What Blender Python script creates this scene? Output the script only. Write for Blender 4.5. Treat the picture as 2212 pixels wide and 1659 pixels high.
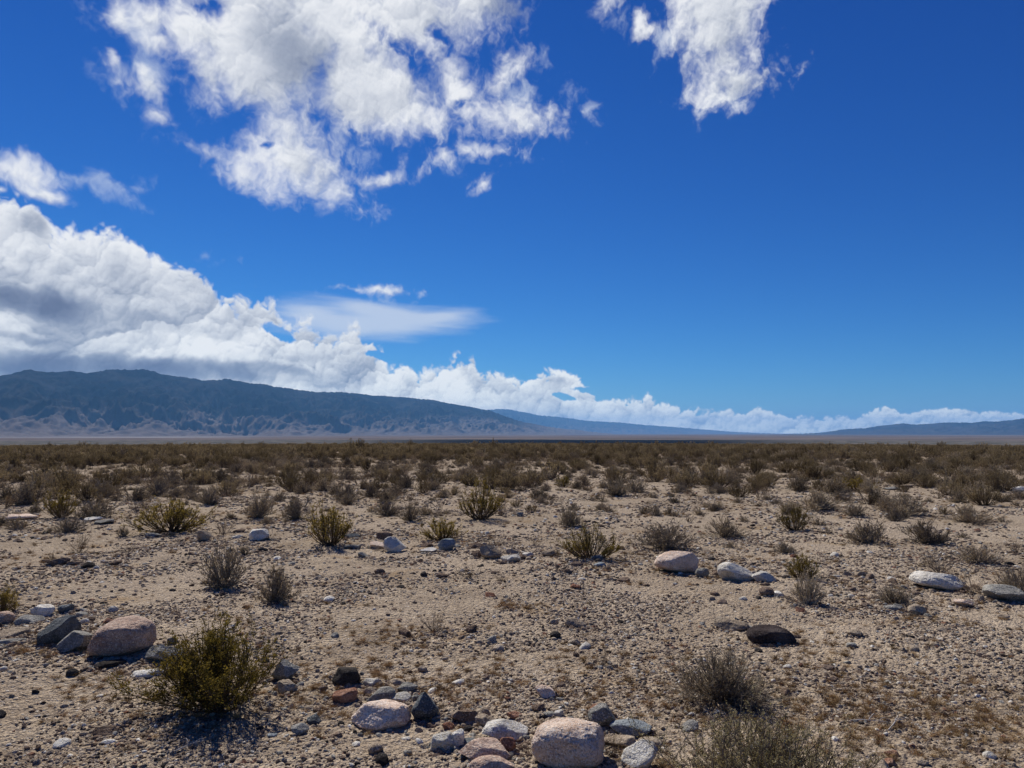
import bpy, math, random
import numpy as np
from mathutils import Vector, Matrix, noise as mnoise

# ------------------------------------------------------------------ camera, world, sun, exposure
S = bpy.context.scene
for o in list(bpy.data.objects): bpy.data.objects.remove(o)
COL = S.collection
EYE = 1.6
FD = 1609.0            # focal length in the 2212-wide measuring frame
CX, CY, HY = 1106.0, 829.5, 936.0
PITCH = math.atan((HY-CY)/FD)
cam_d = bpy.data.cameras.new('camera'); cam = bpy.data.objects.new('camera', cam_d); COL.objects.link(cam)
cam.location = (0, 0, EYE); cam.rotation_euler = (math.pi/2+PITCH, 0, 0)
cam_d.sensor_width = 36; cam_d.lens = 36*FD/2212; cam_d.clip_start = .05; cam_d.clip_end = 300000
S.camera = cam
S.view_settings.view_transform = 'Standard'; S.view_settings.look = 'None'
S.view_settings.exposure = 0.12; S.view_settings.gamma = 1.0
S.render.engine = 'CYCLES'
S.cycles.max_bounces = 5; S.cycles.diffuse_bounces = 3; S.cycles.transparent_max_bounces = 6
S.cycles.volume_bounces = 1
S.cycles.use_denoising = True

SUN_AZ, SUN_EL = math.radians(-27), math.radians(44)     # left of the view, ahead of the camera
sd = bpy.data.lights.new('sun', 'SUN'); sd.energy = 5.0; sd.angle = math.radians(.53); sd.color = (1, .965, .90)
sun = bpy.data.objects.new('sun', sd); COL.objects.link(sun); sun.location = (-40, 60, 80)
sun_dir = Vector((math.sin(SUN_AZ)*math.cos(SUN_EL), math.cos(SUN_AZ)*math.cos(SUN_EL), math.sin(SUN_EL)))
sun.rotation_euler = sun_dir.to_track_quat('Z', 'Y').to_euler()

class NT:
    """small helper round a node tree"""
    def __init__(s, tree): s.t = tree; s.n = tree.nodes; s.l = tree.links
    def new(s, typ, **kw):
        n = s.n.new(typ)
        for k, v in kw.items(): setattr(n, k, v)
        return n
    def put(s, sock, v):
        if isinstance(v, bpy.types.NodeSocket): s.l.new(v, sock)
        elif v is not None: sock.default_value = v
    def math(s, op, a, b=None, c=None, clamp=False):
        n = s.new('ShaderNodeMath', operation=op, use_clamp=clamp)
        for i, v in enumerate((a, b, c)):
            if v is not None: s.put(n.inputs[i], v)
        return n.outputs[0]
    def vmath(s, op, a, b=None, out=0):
        n = s.new('ShaderNodeVectorMath', operation=op)
        s.put(n.inputs[0], a)
        if b is not None:
            s.put(n.inputs['Scale'] if op == 'SCALE' else n.inputs[1], b)
        return n.outputs[out]
    def smooth(s, v, a, b, c=0., d=1., kind='SMOOTHSTEP'):
        n = s.new('ShaderNodeMapRange', interpolation_type=kind)
        for i, x in enumerate((v, a, b, c, d)): s.put(n.inputs[i], x)
        return n.outputs[0]
    def mix(s, f, a, b, mode='MIX'):
        n = s.new('ShaderNodeMix', data_type='RGBA', blend_type=mode, clamp_factor=True)
        s.put(n.inputs[0], f); s.put(n.inputs[6], a); s.put(n.inputs[7], b)
        return n.outputs[2]
    def noise(s, v, scale, detail=4, rough=.5, dist=0., dim='3D', typ='FBM', norm=True, lac=2.0):
        n = s.new('ShaderNodeTexNoise', noise_dimensions=dim, noise_type=typ)
        if hasattr(n, 'normalize'): n.normalize = norm
        if v is not None: s.put(n.inputs['Vector'], v)
        n.inputs['Scale'].default_value = scale; n.inputs['Detail'].default_value = detail
        n.inputs['Roughness'].default_value = rough; n.inputs['Distortion'].default_value = dist
        n.inputs['Lacunarity'].default_value = lac
        return n
    def voronoi(s, v, scale, feature='F1', detail=0., rough=.5, smooth=1., rand=1., dim='3D'):
        n = s.new('ShaderNodeTexVoronoi', feature=feature, voronoi_dimensions=dim)
        n.normalize = True
        if v is not None: s.put(n.inputs['Vector'], v)
        n.inputs['Scale'].default_value = scale
        if 'Detail' in n.inputs: n.inputs['Detail'].default_value = detail; n.inputs['Roughness'].default_value = rough
        if feature == 'SMOOTH_F1': n.inputs['Smoothness'].default_value = smooth
        n.inputs['Randomness'].default_value = rand
        return n
    def ramp(s, f, stops, interp='LINEAR'):
        n = s.new('ShaderNodeValToRGB'); r = n.color_ramp; r.interpolation = interp
        while len(r.elements) < len(stops): r.elements.new(1)
        for e, (p, c) in zip(r.elements, stops):
            e.position = p; e.color = (c[0], c[1], c[2], 1) if not isinstance(c, (int, float)) else (c, c, c, 1)
        s.put(n.inputs[0], f); return n.outputs[0]

def ray(px, py):
    """direction of the line of sight that the photograph shows at (px, py)"""
    d = Vector((px-CX, FD, CY-py)); d.normalize()
    c, s_ = math.cos(PITCH), math.sin(PITCH)
    return Vector((d.x, d.y*c-d.z*s_, d.y*s_+d.z*c))
def azel(px, py):
    d = ray(px, py); return math.atan2(d.x, d.y), math.asin(d.z)

# ---- noise on arrays
_rs = np.random.RandomState(7)
_PERM = np.concatenate([_rs.permutation(256)]*2).astype(np.int32)
_ang = _rs.rand(256)*2*np.pi
_GX = np.cos(_ang).astype(np.float32); _GY = np.sin(_ang).astype(np.float32)
_RA = _rs.rand(256).astype(np.float32); _RB = _rs.rand(256).astype(np.float32)
def perlin(x, y, seed=0):
    xi = np.floor(x).astype(np.int32); yi = np.floor(y).astype(np.int32)
    xf = (x-xi).astype(np.float32); yf = (y-yi).astype(np.float32)
    u = xf*xf*xf*(xf*(xf*6-15)+10); v = yf*yf*yf*(yf*(yf*6-15)+10)
    def g(ix, iy, fx, fy):
        h = _PERM[(_PERM[(ix+seed*37) & 255]+iy) & 255]
        return _GX[h]*fx+_GY[h]*fy
    a = g(xi, yi, xf, yf); b = g(xi+1, yi, xf-1, yf); c = g(xi, yi+1, xf, yf-1); d = g(xi+1, yi+1, xf-1, yf-1)
    return ((a+(b-a)*u)*(1-v)+(c+(d-c)*u)*v)*1.5
def fbm(x, y, octv=5, rough=.5, seed=0, kind=0):
    t = 0.; a = 1.; n = 0.
    for i in range(octv):
        p = perlin(x*2.03**i+i*17.3, y*2.03**i-i*9.1, seed+i)
        if kind == 1: p = 1-2*np.abs(p)-.4          # ridges
        if kind == 2: p = 2.2*np.abs(p)-.55         # billows
        t = t+a*p; n += a; a *= rough
    return t/n
def worley(x, y, seed=0):
    xi = np.floor(x).astype(np.int32); yi = np.floor(y).astype(np.int32)
    best = np.full(x.shape, 9., np.float32)
    for ox in (-1, 0, 1):
        for oy in (-1, 0, 1):
            h = _PERM[(_PERM[(xi+ox+seed*31) & 255]+yi+oy) & 255]
            dx = xi+ox+_RA[h]-x; dy = yi+oy+_RB[h]-y
            best = np.minimum(best, dx*dx+dy*dy)
    return np.sqrt(best)
def puffs(x, y, octv=4, rough=.5, seed=0):
    t = 0.; a = 1.; n = 0.
    for i in range(octv):
        w = worley(x*2.1**i+i*3.7, y*2.1**i+i*8.9, seed+i)
        t = t+a*(1-np.minimum(w, 1)**1.6*1.6); n += a; a *= rough
    return t/n
def balls(x, y, sx, sy, octv=5, rough=.6, seed=0):
    """cauliflower billows: height of overlapping balls, and how much each faces (sx, sy)"""
    H = 0.; F = 0.; n = 0.; a = 1.
    for o in range(octv):
        k = 2.15**o; X = x*k+o*3.7; Y = y*k+o*8.9
        xi = np.floor(X).astype(np.int32); yi = np.floor(Y).astype(np.int32)
        best = np.full(X.shape, -9., np.float32); bf = np.zeros(X.shape, np.float32)
        for ox in (-1, 0, 1):
            for oy in (-1, 0, 1):
                h = _PERM[(_PERM[(xi+ox+(seed+o)*31) & 255]+yi+oy) & 255]; h2 = _PERM[h]
                R = .55+.50*_RA[h2]
                dx = X-(xi+ox+_RA[h]); dy = Y-(yi+oy+_RB[h])
                d2 = (dx*dx+dy*dy)/(R*R); z = R*np.sqrt(np.maximum(1-d2, 0))+.25*_RB[h2]-np.maximum(d2-1, 0)
                m = z > best
                best = np.where(m, z, best); bf = np.where(m, (dx*sx+dy*sy)/R, bf)
        H = H+a*best; F = F+a*np.clip(bf, -1, 1); n += a; a *= rough
    return H/n, F/n
def sstep(x, a, b):
    t = np.clip((x-a)/(b-a), 0, 1); return t*t*(3-2*t)

# ---- the clouds, worked out over azimuth and elevation
MAP_W, MAP_H = 1760, 800
MAZ, MEL0, MEL1 = .80, -.03, .6973
def cloud_map():
    az = (np.arange(MAP_W)+.5)/MAP_W*2*MAZ-MAZ; el = (np.arange(MAP_H)+.5)/MAP_H*(MEL1-MEL0)+MEL0
    A, E = np.meshgrid(az, el); A = A.astype(np.float32); E = E.astype(np.float32)
    z0 = (.50, -.085); dx = A-z0[0]; dy = E-z0[1]
    L = np.sqrt(dx*dx+dy*dy); qx = np.log(L)*1.0; qy = np.arctan2(dy, -dx)
    w1x = fbm(qx*5, qy*5, 3, .5, 40); w1y = fbm(qx*5, qy*5, 3, .5, 50)
    w2x = fbm(qx*22, qy*22, 4, .6, 60); w2y = fbm(qx*22, qy*22, 4, .6, 70)
    wx = w1x*.018+w2x*.016; wy = w1y*.018+w2y*.016
    Qx = qx+wx; Qy = qy+wy
    Px = A+wx*.45*L/.7; Py = E+wy*.45*L/.7
    def blobs(lst, X, Y, sm=0.):
        acc = np.full(A.shape, -1., np.float32)
        for (cx, cy, rx, ry, rot) in lst:
            a, e = azel(cx, cy); s = math.cos(a)**1.6/FD; c, q = math.cos(math.radians(rot)), math.sin(math.radians(rot))
            u = ((X-a)*c-(Y-e)*q)/(rx*s); v = ((X-a)*q+(Y-e)*c)/(ry*s)
            r = np.sqrt(u*u+v*v); val = np.maximum((1-r)*max(min(rx, ry), 30)/FD, -.2)
            if sm: 
                h = np.clip(.5+.5*(val-acc)/sm, 0, 1); acc = acc*(1-h)+val*h+sm*h*(1-h)
            else: acc = np.maximum(acc, val)
        return acc
    def patches(lst):
        acc = np.zeros(A.shape, np.float32)
        for (cx, cy, rx, ry, rot, w) in lst:
            a, e = azel(cx, cy); s = math.cos(a)**1.6/FD; c, q = math.cos(math.radians(rot)), math.sin(math.radians(rot))
            u = ((Px-a)*c-(Py-e)*q)/(rx*s); v = ((Px-a)*q+(Py-e)*c)/(ry*s)
            acc = acc*(1-0)+w*sstep(-np.sqrt(u*u+v*v), -1.25, -.15)*(1-acc)
        return acc
    top = [(590,110,180,125,0),(700,10,290,85,0),(880,30,190,80,-5),(1010,10,120,50,0),(790,200,175,92,10),(560,190,130,70,25),
           (890,235,85,60,10),(975,175,48,66,-20),(455,75,85,55,10),(640,345,118,66,8),(690,400,85,36,15),(735,415,45,26,20),
           (605,270,62,42,0),(540,380,80,28,18),(455,332,85,18,14),(520,345,60,20,10),(1100,250,90,36,8),(1160,255,52,20,-12),
           (1115,135,36,24,-35),(1085,165,50,18,-45),(1010,238,36,14,-30),(325,35,42,36,0),(262,20,22,34,0),(395,60,50,46,20),(455,170,48,75,-12),
           (350,88,40,16,10),(318,182,38,22,22),(348,250,36,15,8),(238,118,14,26,-25),(300,150,14,12,0),
           (838,380,52,12,-14),(872,352,14,20,0),(790,385,30,14,10),(952,325,22,16,20),(1048,322,40,11,6),(1042,395,30,10,-35),
           (1545,5,92,78,0),(1540,70,72,50,5),(1555,130,64,40,0),(1565,178,64,28,-6),(1600,170,24,20,0),(1522,205,18,16,-30),(1585,50,40,46,0),(1615,12,34,20,-25),
           (1388,78,20,11,-20),(1310,15,36,16,-25),(1380,60,14,18,0),(28,358,50,28,12),(80,405,44,12,8),
           (830,628,50,9,2),(775,625,26,5,0),(8,408,10,6,0)]
    thin = [(232,400,42,16,25),(298,398,20,12,-20),(440,552,18,10,0),(480,562,18,12,-25),(735,628,30,8,0),(820,650,40,10,0),(1450,60,24,40,20),(1480,210,26,20,0),(420,250,20,40,-10),(770,420,24,12,0),(1170,130,30,40,10),(1200,230,34,18,-20),(1270,228,40,22,10),(300,140,80,70,0),(300,50,95,60,0),(1230,215,60,30,0),(745,330,50,40,20),(810,300,60,40,0),
            (130,365,46,12,5),(800,330,60,30,0),(1340,45,30,25,0),(1130,200,60,60,0),(960,340,40,22,0),(1060,330,60,20,0),(270,100,40,60,0),(1575,205,60,20,-10)]
    holes = [(855,108,46,15,28),(945,80,18,7,15),(572,318,12,5,-20),(768,298,40,10,45),(425,5,34,22,0),(812,335,32,12,20),(985,215,16,12,0)]
    nA = fbm(Qx*7, Qy*7, 8, .58, 1); nB = puffs(Qx*9, Qy*9, 4, .55, 3); nB -= nB.mean(); nG = puffs(Qx*9, Qy*9, 6, .66, 3); nG -= nG.mean(); nF = fbm(Qx*26, Qy*26, 6, .62, 9)
    sqx = (dx*-.5+dy*.86)/L; sqy = (dy*-.5-dx*.86)/L
    bH, bF = balls(Qx*9, Qy*9, sqx, sqy, 5, .68, 5); bH -= bH.mean()
    tH, tF = balls(Qx*7+5, Qy*7, sqx, sqy, 4, .6, 25); tH -= tH.mean()
    sT = blobs(top, Px, Py, .010); sH = blobs(holes, Px, Py)
    sT = np.minimum(sT*1.25, -sH*1.5+nA*.02+nF*.03+.004)
    nW = fbm(Qx*60, Qy*60, 4, .6, 19, 1)
    dT = sT-.002+nA*.040+tH*.022+nF*.034+nW*.010*sstep(-sT, -.03, .0)
    dT = dT+.012*sstep(A, .12, .2)*(sT > -.01)
    aT = sstep(dT, -.020, .038)
    sN = blobs(thin, Px, Py); aN = sstep(sN+nA*.06+nF*.060, -.004, .055)*.55
    edge = [(-200,400),(-60,420),(0,418),(55,428),(105,488),(128,518),(160,512),(205,506),(262,512),(300,556),(355,572),(385,590),(430,604),(500,622),
            (548,640),(590,652),(612,688),(660,706),(720,722),(770,716),(828,736),(838,764),(880,776),(905,800),(950,796),(985,780),
            (1022,764),(1036,796),(1075,806),(1125,822),(1158,802),(1210,800),(1252,826),(1262,846),(1290,862),(1360,866),(1400,862),(1470,880),
            (1530,884),(1600,890),(1640,886),(1720,902),(1800,904),(1870,896),(1912,876),(1950,896),(2010,888),(2050,880),(2130,890),(2212,892),(2400,880)]
    ea = np.array([azel(*p) for p in edge]); o = np.argsort(ea[:, 0])
    eTop = np.interp(A+wx*.12*L, ea[o, 0], ea[o, 1])
    sB = (eTop-Py)*.8
    dB = sB+L*(bH*.075+nA*.026+nF*.012)
    dB = np.minimum(dB, 0.25)
    wd = L*.010
    # a blue notch under the small towering head
    nt = blobs([(1300,850,55,9,8),(1215,858,26,6,20),(600,715,30,14,20),(822,768,40,10,10)], Px, Py)
    dB = np.minimum(dB, -nt*1.8+L*nF*.03)
    aB = sstep(dB, -wd*.25, wd)
    # light: what stands between each point and the sun (up and to the left, beyond the clouds)
    def lit(den, steps, ux, uy, k):
        tau = np.zeros(den.shape, np.float32); prev = 0
        for s_ in steps:
            ox, oy = int(round(ux*s_)), int(round(uy*s_))
            sh = np.roll(np.roll(den, -oy, 0), -ox, 1)
            if oy > 0: sh[-oy:] = sh[-oy-1]
            tau += sh*(s_-prev); prev = s_
        return np.exp(-k*tau)
    def roll(f, n):
        ox, oy = int(round(-.5*n)), int(round(.86*n))
        g = np.roll(np.roll(f, -oy, 0), -ox, 1); g[-oy:] = f[-oy:]; return g
    def relief(h):
        # billow height here against the height a little way towards the sun
        r1 = h-roll(h, 2); r2 = h-roll(h, 5); r3 = h-roll(h, 12)
        w3 = sstep(L, .35, .8); w1 = 1-sstep(L, .15, .5); return (r1*1.2*(.5+w1)+r2*.8+r3*.6*w3)
    hT = nG*.5+nA*.7+np.clip(dT, 0, .1)*9
    rT = np.clip(relief(nG*.30+nF*.12+nA*.55+np.clip(dT, 0, .05)*6), -.6, .6)
    hB = nG*.75+nA*.5+nF*.10+np.clip(dB/L, 0, .10)*7
    rB = np.clip(relief(hB), -.9, .9)
    nA2 = fbm(Qx*4.5, Qy*6, 4, .5, 33)
    gT = patches([(650,125,115,85,8,.30),(600,215,120,70,0,.12),(770,100,110,60,10,.12),(690,375,70,36,10,.12),(1100,5,80,45,0,.36),(960,30,90,50,0,.14),(720,240,90,50,0,.12),
                  (1580,60,60,60,0,.10),(1610,190,90,40,0,.26),(820,230,70,40,0,.06)])
    thT = sstep(dT, .0, .10)
    bT = .955-.09*thT+.16*nA2-gT*(1+.5*nA)+.40*rT*(1-.5*gT)+(.12*tF+.16*tH)*(1-gT)+.18*nA+.05*nF-.03
    gB = patches([(80,655,190,52,4,.40),(-40,645,130,50,0,.26),(350,700,100,34,6,.28),(480,725,80,30,0,.16),(160,800,420,50,0,.52),(430,800,250,36,6,.34),(70,475,70,46,25,.30),(620,800,120,18,4,.30),
             (60,738,150,18,0,.22),(320,640,50,26,0,.12),(760,832,120,14,4,.22),(530,690,60,22,0,.20),(1200,822,40,16,0,.22),(650,770,70,18,0,.2),(1190,860,30,18,0,.25),(250,600,30,14,0,.12),(880,850,140,12,0,.15)])
    gB = np.clip(gB*1.05-.0, 0, 1); gB = gB*sstep(gB+.75*bH+.45*nA+.12*nF, -.05, .50)
    li = patches([(60,702,150,5,1,.8),(260,706,90,5,1,.6),(270,742,110,9,2,.8),(30,752,70,8,2,.7),(500,745,150,5,6,.7),(560,800,60,20,0,.5)])
    gB = gB*(1-li)*(1+.9*nA+.35*nB)
    low = sstep(-E, -.075, -.01)                      # far bases, seen through the air
    bB = .80-gB+(.34*bF+.60*bH)*(1-.60*np.clip(gB*1.5, 0, 1))*(1-.15*low)+.20*rB*(1-.8*np.clip(gB*1.5, 0, 1))+.34*nA2*(1-.6*low)
    rim = sstep(-dB, -wd*3.5, -wd*.6)*.12
    bB = bB+rim
    wB = aB; b = bT*(1-wB)+bB*wB
    b = np.clip(b, .12, 1.0)
    stops = np.array([0, .2, .4, .6, .8, .92, 1.])
    cr = np.interp(b, stops, [.09, .145, .24, .41, .67, .83, .92]); cg = np.interp(b, stops, [.115, .175, .28, .45, .70, .85, .93]); cb = np.interp(b, stops, [.19, .27, .385, .54, .76, .885, .95])
    farc = sstep(A, -.15, .30)*sstep(-E, -.11, -.02)*.0  # distance tint on the far end of the bank
    cr = cr*(1-farc)+.46*farc; cg = cg*(1-farc)+.62*farc; cb = cb*(1-farc)+.82*farc
    up = 1+.55*np.exp(-np.clip(E, 0, 1)/.055)*aB; cr, cg, cb = cr*up, cg*up*1.0, cb*(1+(up-1)*.55)      # the air in front dims the far clouds
    # lens-shaped veil
    stx = (A*math.cos(.05)-E*math.sin(.05)); sty = (A*math.sin(.05)+E*math.cos(.05))
    nC = fbm(stx*14+nF*.25, sty*110, 6, .6, 80); nS = fbm(stx*5, sty*26, 4, .5, 90)
    sL = blobs([(850,692,165,22,-3),(760,702,150,28,0),(940,684,90,10,-8),(800,668,110,16,8),(680,680,90,30,8)], A, E, .012)
    aL = sstep(sL+nC*.007+nS*.008, -.010, .014)*.80
    # compose: thin scraps, veil, then clouds
    out = np.zeros((MAP_H, MAP_W, 4), np.float32)
    al = np.maximum(aT*.97, aB)
    rest = 1-al
    a1 = 1-(1-aN)*(1-aL)
    oth = np.stack([.66+0*A, .74+0*A, .86+0*A], -1)*a1[..., None]
    rgb = np.stack([cr, cg, cb], -1)*al[..., None]+oth*rest[..., None]
    at = al+rest*a1
    out[..., :3] = rgb; out[..., 3] = at
    return out
# ------------------------------------------------------------------ the sky: Nishita blue, clouds worked out above laid over it by direction
W = bpy.data.worlds.new('World'); S.world = W; W.use_nodes = True
def build_sky():
    T = NT(W.node_tree); T.n.clear()
    out = T.new('ShaderNodeOutputWorld'); bg = T.new('ShaderNodeBackground')
    T.l.new(bg.outputs[0], out.inputs[0])
    sky = T.new('ShaderNodeTexSky', sky_type='NISHITA'); sky.sun_disc = False
    sky.sun_elevation = SUN_EL; sky.sun_rotation = SUN_AZ
    sky.altitude = 1200; sky.air_density = 1.0; sky.dust_density = .0; sky.ozone_density = 4.0
    g = T.new('ShaderNodeTexCoord').outputs['Generated']
    sep = T.new('ShaderNodeSeparateXYZ'); T.put(sep.inputs[0], g)
    az = T.math('ARCTAN2', sep.outputs[0], sep.outputs[1]); el = T.math('ARCSINE', sep.outputs[2])
    raw = T.new('ShaderNodeSeparateXYZ'); T.put(raw.inputs[0], T.vmath('SCALE', sky.outputs[0], SKY_STRENGTH))
    cb = T.new('ShaderNodeCombineXYZ')
    for i, (k, p) in enumerate(SKY_GRADE):
        T.put(cb.inputs[i], T.math('MULTIPLY', T.math('POWER', raw.outputs[i], p), k))
    blue = cb.outputs[0]
    if CLOUDS:
        m = cloud_map()
        img = bpy.data.images.new('cloud_cover', MAP_W, MAP_H, alpha=True, float_buffer=True)
        img.colorspace_settings.name = 'Linear Rec.709'; img.alpha_mode = 'CHANNEL_PACKED'
        m[..., :3] *= CLOUD_GAIN
        img.pixels.foreach_set(m.ravel()); img.update(); img.pack()
        uv = T.new('ShaderNodeCombineXYZ')
        T.put(uv.inputs[0], T.math('DIVIDE', T.math('ADD', az, MAZ), 2*MAZ))
        T.put(uv.inputs[1], T.math('DIVIDE', T.math('SUBTRACT', el, MEL0), MEL1-MEL0))
        tx = T.new('ShaderNodeTexImage'); tx.image = img; tx.extension = 'CLIP'; tx.interpolation = 'Cubic'
        T.put(tx.inputs[0], uv.outputs[0])
        blue = T.vmath('ADD', T.vmath('SCALE', blue, T.math('SUBTRACT', 1., tx.outputs[1])), tx.outputs[0])
    T.put(bg.inputs[0], blue); bg.inputs[1].default_value = 1.0
SKY_STRENGTH = .10
SKY_GRADE = ((.35, 1.88), (.515, 1.42), (.705, 1.0))
CLOUD_GAIN = .89
CLOUDS = True
build_sky()
# ------------------------------------------------------------------ helpers for objects
def mesh_obj(name, V, F, mats, parent=None, midx=None, smooth=False):
    me = bpy.data.meshes.new(name)
    V = np.asarray(V, np.float32); F = np.asarray(F, np.int32)
    me.vertices.add(len(V)); me.vertices.foreach_set('co', V.ravel())
    k = F.shape[1]
    me.loops.add(F.size); me.loops.foreach_set('vertex_index', F.ravel())
    me.polygons.add(len(F)); me.polygons.foreach_set('loop_start', np.arange(len(F), dtype=np.int32)*k)
    if midx is not None: me.polygons.foreach_set('material_index', np.asarray(midx, np.int32))
    me.polygons.foreach_set('use_smooth', np.full(len(F), smooth))
    me.update(calc_edges=True); me.validate()
    for m in (mats if isinstance(mats, (list, tuple)) else [mats]): me.materials.append(m)
    o = bpy.data.objects.new(name, me); COL.objects.link(o)
    if parent: o.parent = parent
    return o
def tag(o, label=None, cat=None, group=None, kind=None):
    for k, v in (('label', label), ('category', cat), ('group', group), ('kind', kind)):
        if v: o[k] = v
    return o
SPEC = .0
def material(name, rough=.9):
    m = bpy.data.materials.new(name); m.use_nodes = True
    T = NT(m.node_tree); b = T.n['Principled BSDF']
    b.inputs['Roughness'].default_value = rough; b.inputs['Specular IOR Level'].default_value = SPEC
    return m, T, b
def bump(T, b, h, strength, dist, normal=None):
    n = T.new('ShaderNodeBump'); n.inputs['Strength'].default_value = strength; n.inputs['Distance'].default_value = dist
    T.put(n.inputs['Height'], h)
    if normal is not None: T.put(n.inputs['Normal'], normal)
    T.put(b.inputs['Normal'], n.outputs[0]); return n.outputs[0]

# ------------------------------------------------------------------ lie of the land
def lay(r):
    """mean height of the land at distance r: a flat, then the fan falling away into the valley"""
    return np.interp(r, [0, 18, 60, 150, 280, 420, 900, 2200, 8000, 80000], [0, 0, -.30, -1.25, -2.75, -6.5, -20, -40, -42, -42])
def ground_z(x, y):
    x = np.asarray(x, np.float32); y = np.asarray(y, np.float32)
    r = np.sqrt(x*x+y*y); z = lay(r)
    near = np.exp(-(r/45)**2)
    z = z+fbm(x*.30+5, y*.30, 3, .5, 3)*(.055*near+.10*np.clip(r/60, 0, 1)*(r < 500))
    z = z+fbm(x*1.9, y*1.9+3, 2, .5, 11)*.016*near
    m = np.exp(-(r/16)**2)
    z = z+m*(fbm(x*8, y*8, 3, .55, 21)*.013)+m*(fbm(x*26, y*26, 3, .6, 23, 2)*.0085)
    return z
def at(px, py, dz=0.):
    """the point on the ground that the photograph shows at (px, py)"""
    d = ray(px, py); z = 0.
    for _ in range(8):
        t = (z+dz-EYE)/d.z; x, y = d.x*t, d.y*t
        z = float(lay(math.hypot(x, y))+0)
    z = float(ground_z(x, y))
    return Vector((x, y, z))

def build_ground():
    rs = [.4]
    while rs[-1] < 90000:
        r = rs[-1]
        st = .0075 if r < 3 else .0040 if r < 16 else .008 if r < 60 else .016 if r < 600 else .022
        rs.append(r*(1+st))
    rs = np.array(rs)
    a = np.radians(np.concatenate([np.arange(-42, 42, .085), np.arange(42, 318, 2.4)]))
    R, A = np.meshgrid(rs, a, indexing='ij'); X = R*np.sin(A); Y = R*np.cos(A)
    Z = ground_z(X, Y)
    n, m = R.shape
    V = np.stack([X, Y, Z], -1).reshape(-1, 3)
    i = np.arange(n-1)[:, None]*m; j = np.arange(m)[None, :]; j2 = (j+1) % m
    F = np.stack([i+j, i+j2, i+m+j2, i+m+j], -1).reshape(-1, 4)
    c = len(V); V = np.vstack([V, [[0, 0, float(ground_z(0., 0.))]]])
    mat, T, b = material('desert_floor', .95)
    P = T.new('ShaderNodeNewGeometry').outputs['Position']
    flat = T.vmath('MULTIPLY', P, (1, 1, 0))
    r = T.vmath('LENGTH', flat, out=1)
    big = T.noise(flat, .38, 4, .55); mid = T.noise(flat, 2.3, 5, .6); fine = T.noise(flat, 22, 4, .6)
    col = T.ramp(big.outputs[0], [(.30, (.270, .202, .134)), (.45, (.385, .298, .208)), (.58, (.470, .370, .265)), (.72, (.330, .254, .178))])
    col = T.mix(T.smooth(mid.outputs[0], .42, .68, 0, .65), col, (.55, .44, .31, 1))
    col = T.mix(T.smooth(fine.outputs[0], .50, .70, 0, .55), col, (.20, .15, .11, 1))
    # grit: small stones of every colour lying in the surface
    for sc, lo, amt in ((46, .26, .8), (95, .30, .7)):
        v = T.voronoi(flat, sc, 'F1')
        stone = T.smooth(v.outputs['Distance'], lo, lo-.10, 0, amt)
        vc = T.new('ShaderNodeSeparateColor'); T.put(vc.inputs[0], v.outputs['Color'])
        keep = T.math('GREATER_THAN', vc.outputs[1], .45)
        sc_ = T.ramp(vc.outputs[0], [(0, (.09, .07, .06)), (.35, (.19, .145, .115)), (.7, (.33, .27, .215)), (.93, (.46, .40, .34)), (1, (.7, .67, .62))])
        col = T.mix(T.math('MULTIPLY', stone, keep), col, sc_)
    # dry orange-brown annuals staining the soil in patches
    och = T.noise(flat, 1.15, 5, .62, .4)
    col = T.mix(T.smooth(och.outputs[0], .55, .72, 0, .60), col, (.31, .20, .10, 1))
    # the plain beyond: brush between, then the valley floor with scrub, salt pans and bare fans
    brush = T.mix(T.smooth(T.noise(flat, .6, 4, .6).outputs[0], .4, .6), (.17, .125, .080, 1), (.33, .255, .175, 1))
    col = T.mix(T.smooth(r, 26, 85, 0, .90), col, brush)
    # valley
    sx = T.new('ShaderNodeSeparateXYZ'); T.put(sx.inputs[0], flat)
    v1 = T.noise(flat, .0011, 6, .62); v2 = T.noise(flat, .00022, 5, .6); v3 = T.noise(flat, .012, 4, .6)
    scrub = T.mix(T.smooth(v3.outputs[0], .40, .62), (.050, .047, .038, 1), (.17, .15, .125, 1))
    pale = T.mix(T.smooth(v1.outputs[0], .35, .65), (.10, .078, .068, 1), (.17, .135, .118, 1))
    pale = T.mix(T.smooth(v2.outputs[0], .52, .60, 0, .7), pale, (.085, .070, .066, 1))
    dark = T.mix(T.smooth(v1.outputs[0], .35, .7), (.006, .006, .008, 1), (.018, .017, .018, 1))  # tone of the painted cloud shadow
    wob = T.math('MULTIPLY', T.math('SUBTRACT', v1.outputs[0], .5), 900)
    rw = T.math('ADD', r, wob)
    far = T.mix(T.smooth(rw, 4300, 6000), scrub, pale)
    # cloud shadow painted into the valley colour as a belt, thinning to both sides
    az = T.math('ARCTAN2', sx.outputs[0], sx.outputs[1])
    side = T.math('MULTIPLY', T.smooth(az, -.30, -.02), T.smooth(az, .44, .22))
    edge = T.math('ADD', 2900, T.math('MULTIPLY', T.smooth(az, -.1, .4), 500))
    shadow_band = T.math('MULTIPLY', T.math('MULTIPLY', T.smooth(rw, 1500, 2000), T.smooth(rw, 5200, 4700)), side)
    shadow_band = T.math('MULTIPLY', shadow_band, T.smooth(v1.outputs[0], .28, .42, .75, 1))
    far = T.mix(shadow_band, far, dark)
    salt = T.math('MULTIPLY', T.math('MULTIPLY', T.smooth(rw, 8200, 9000), T.smooth(rw, 11200, 9800)), T.smooth(az, -.22, -.45))
    far = T.mix(T.math('MULTIPLY', salt, T.smooth(v2.outputs[0], .40, .55, .1, .8)), far, (.40, .39, .38, 1))
    col = T.mix(T.smooth(r, 500, 1500), col, far)
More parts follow.
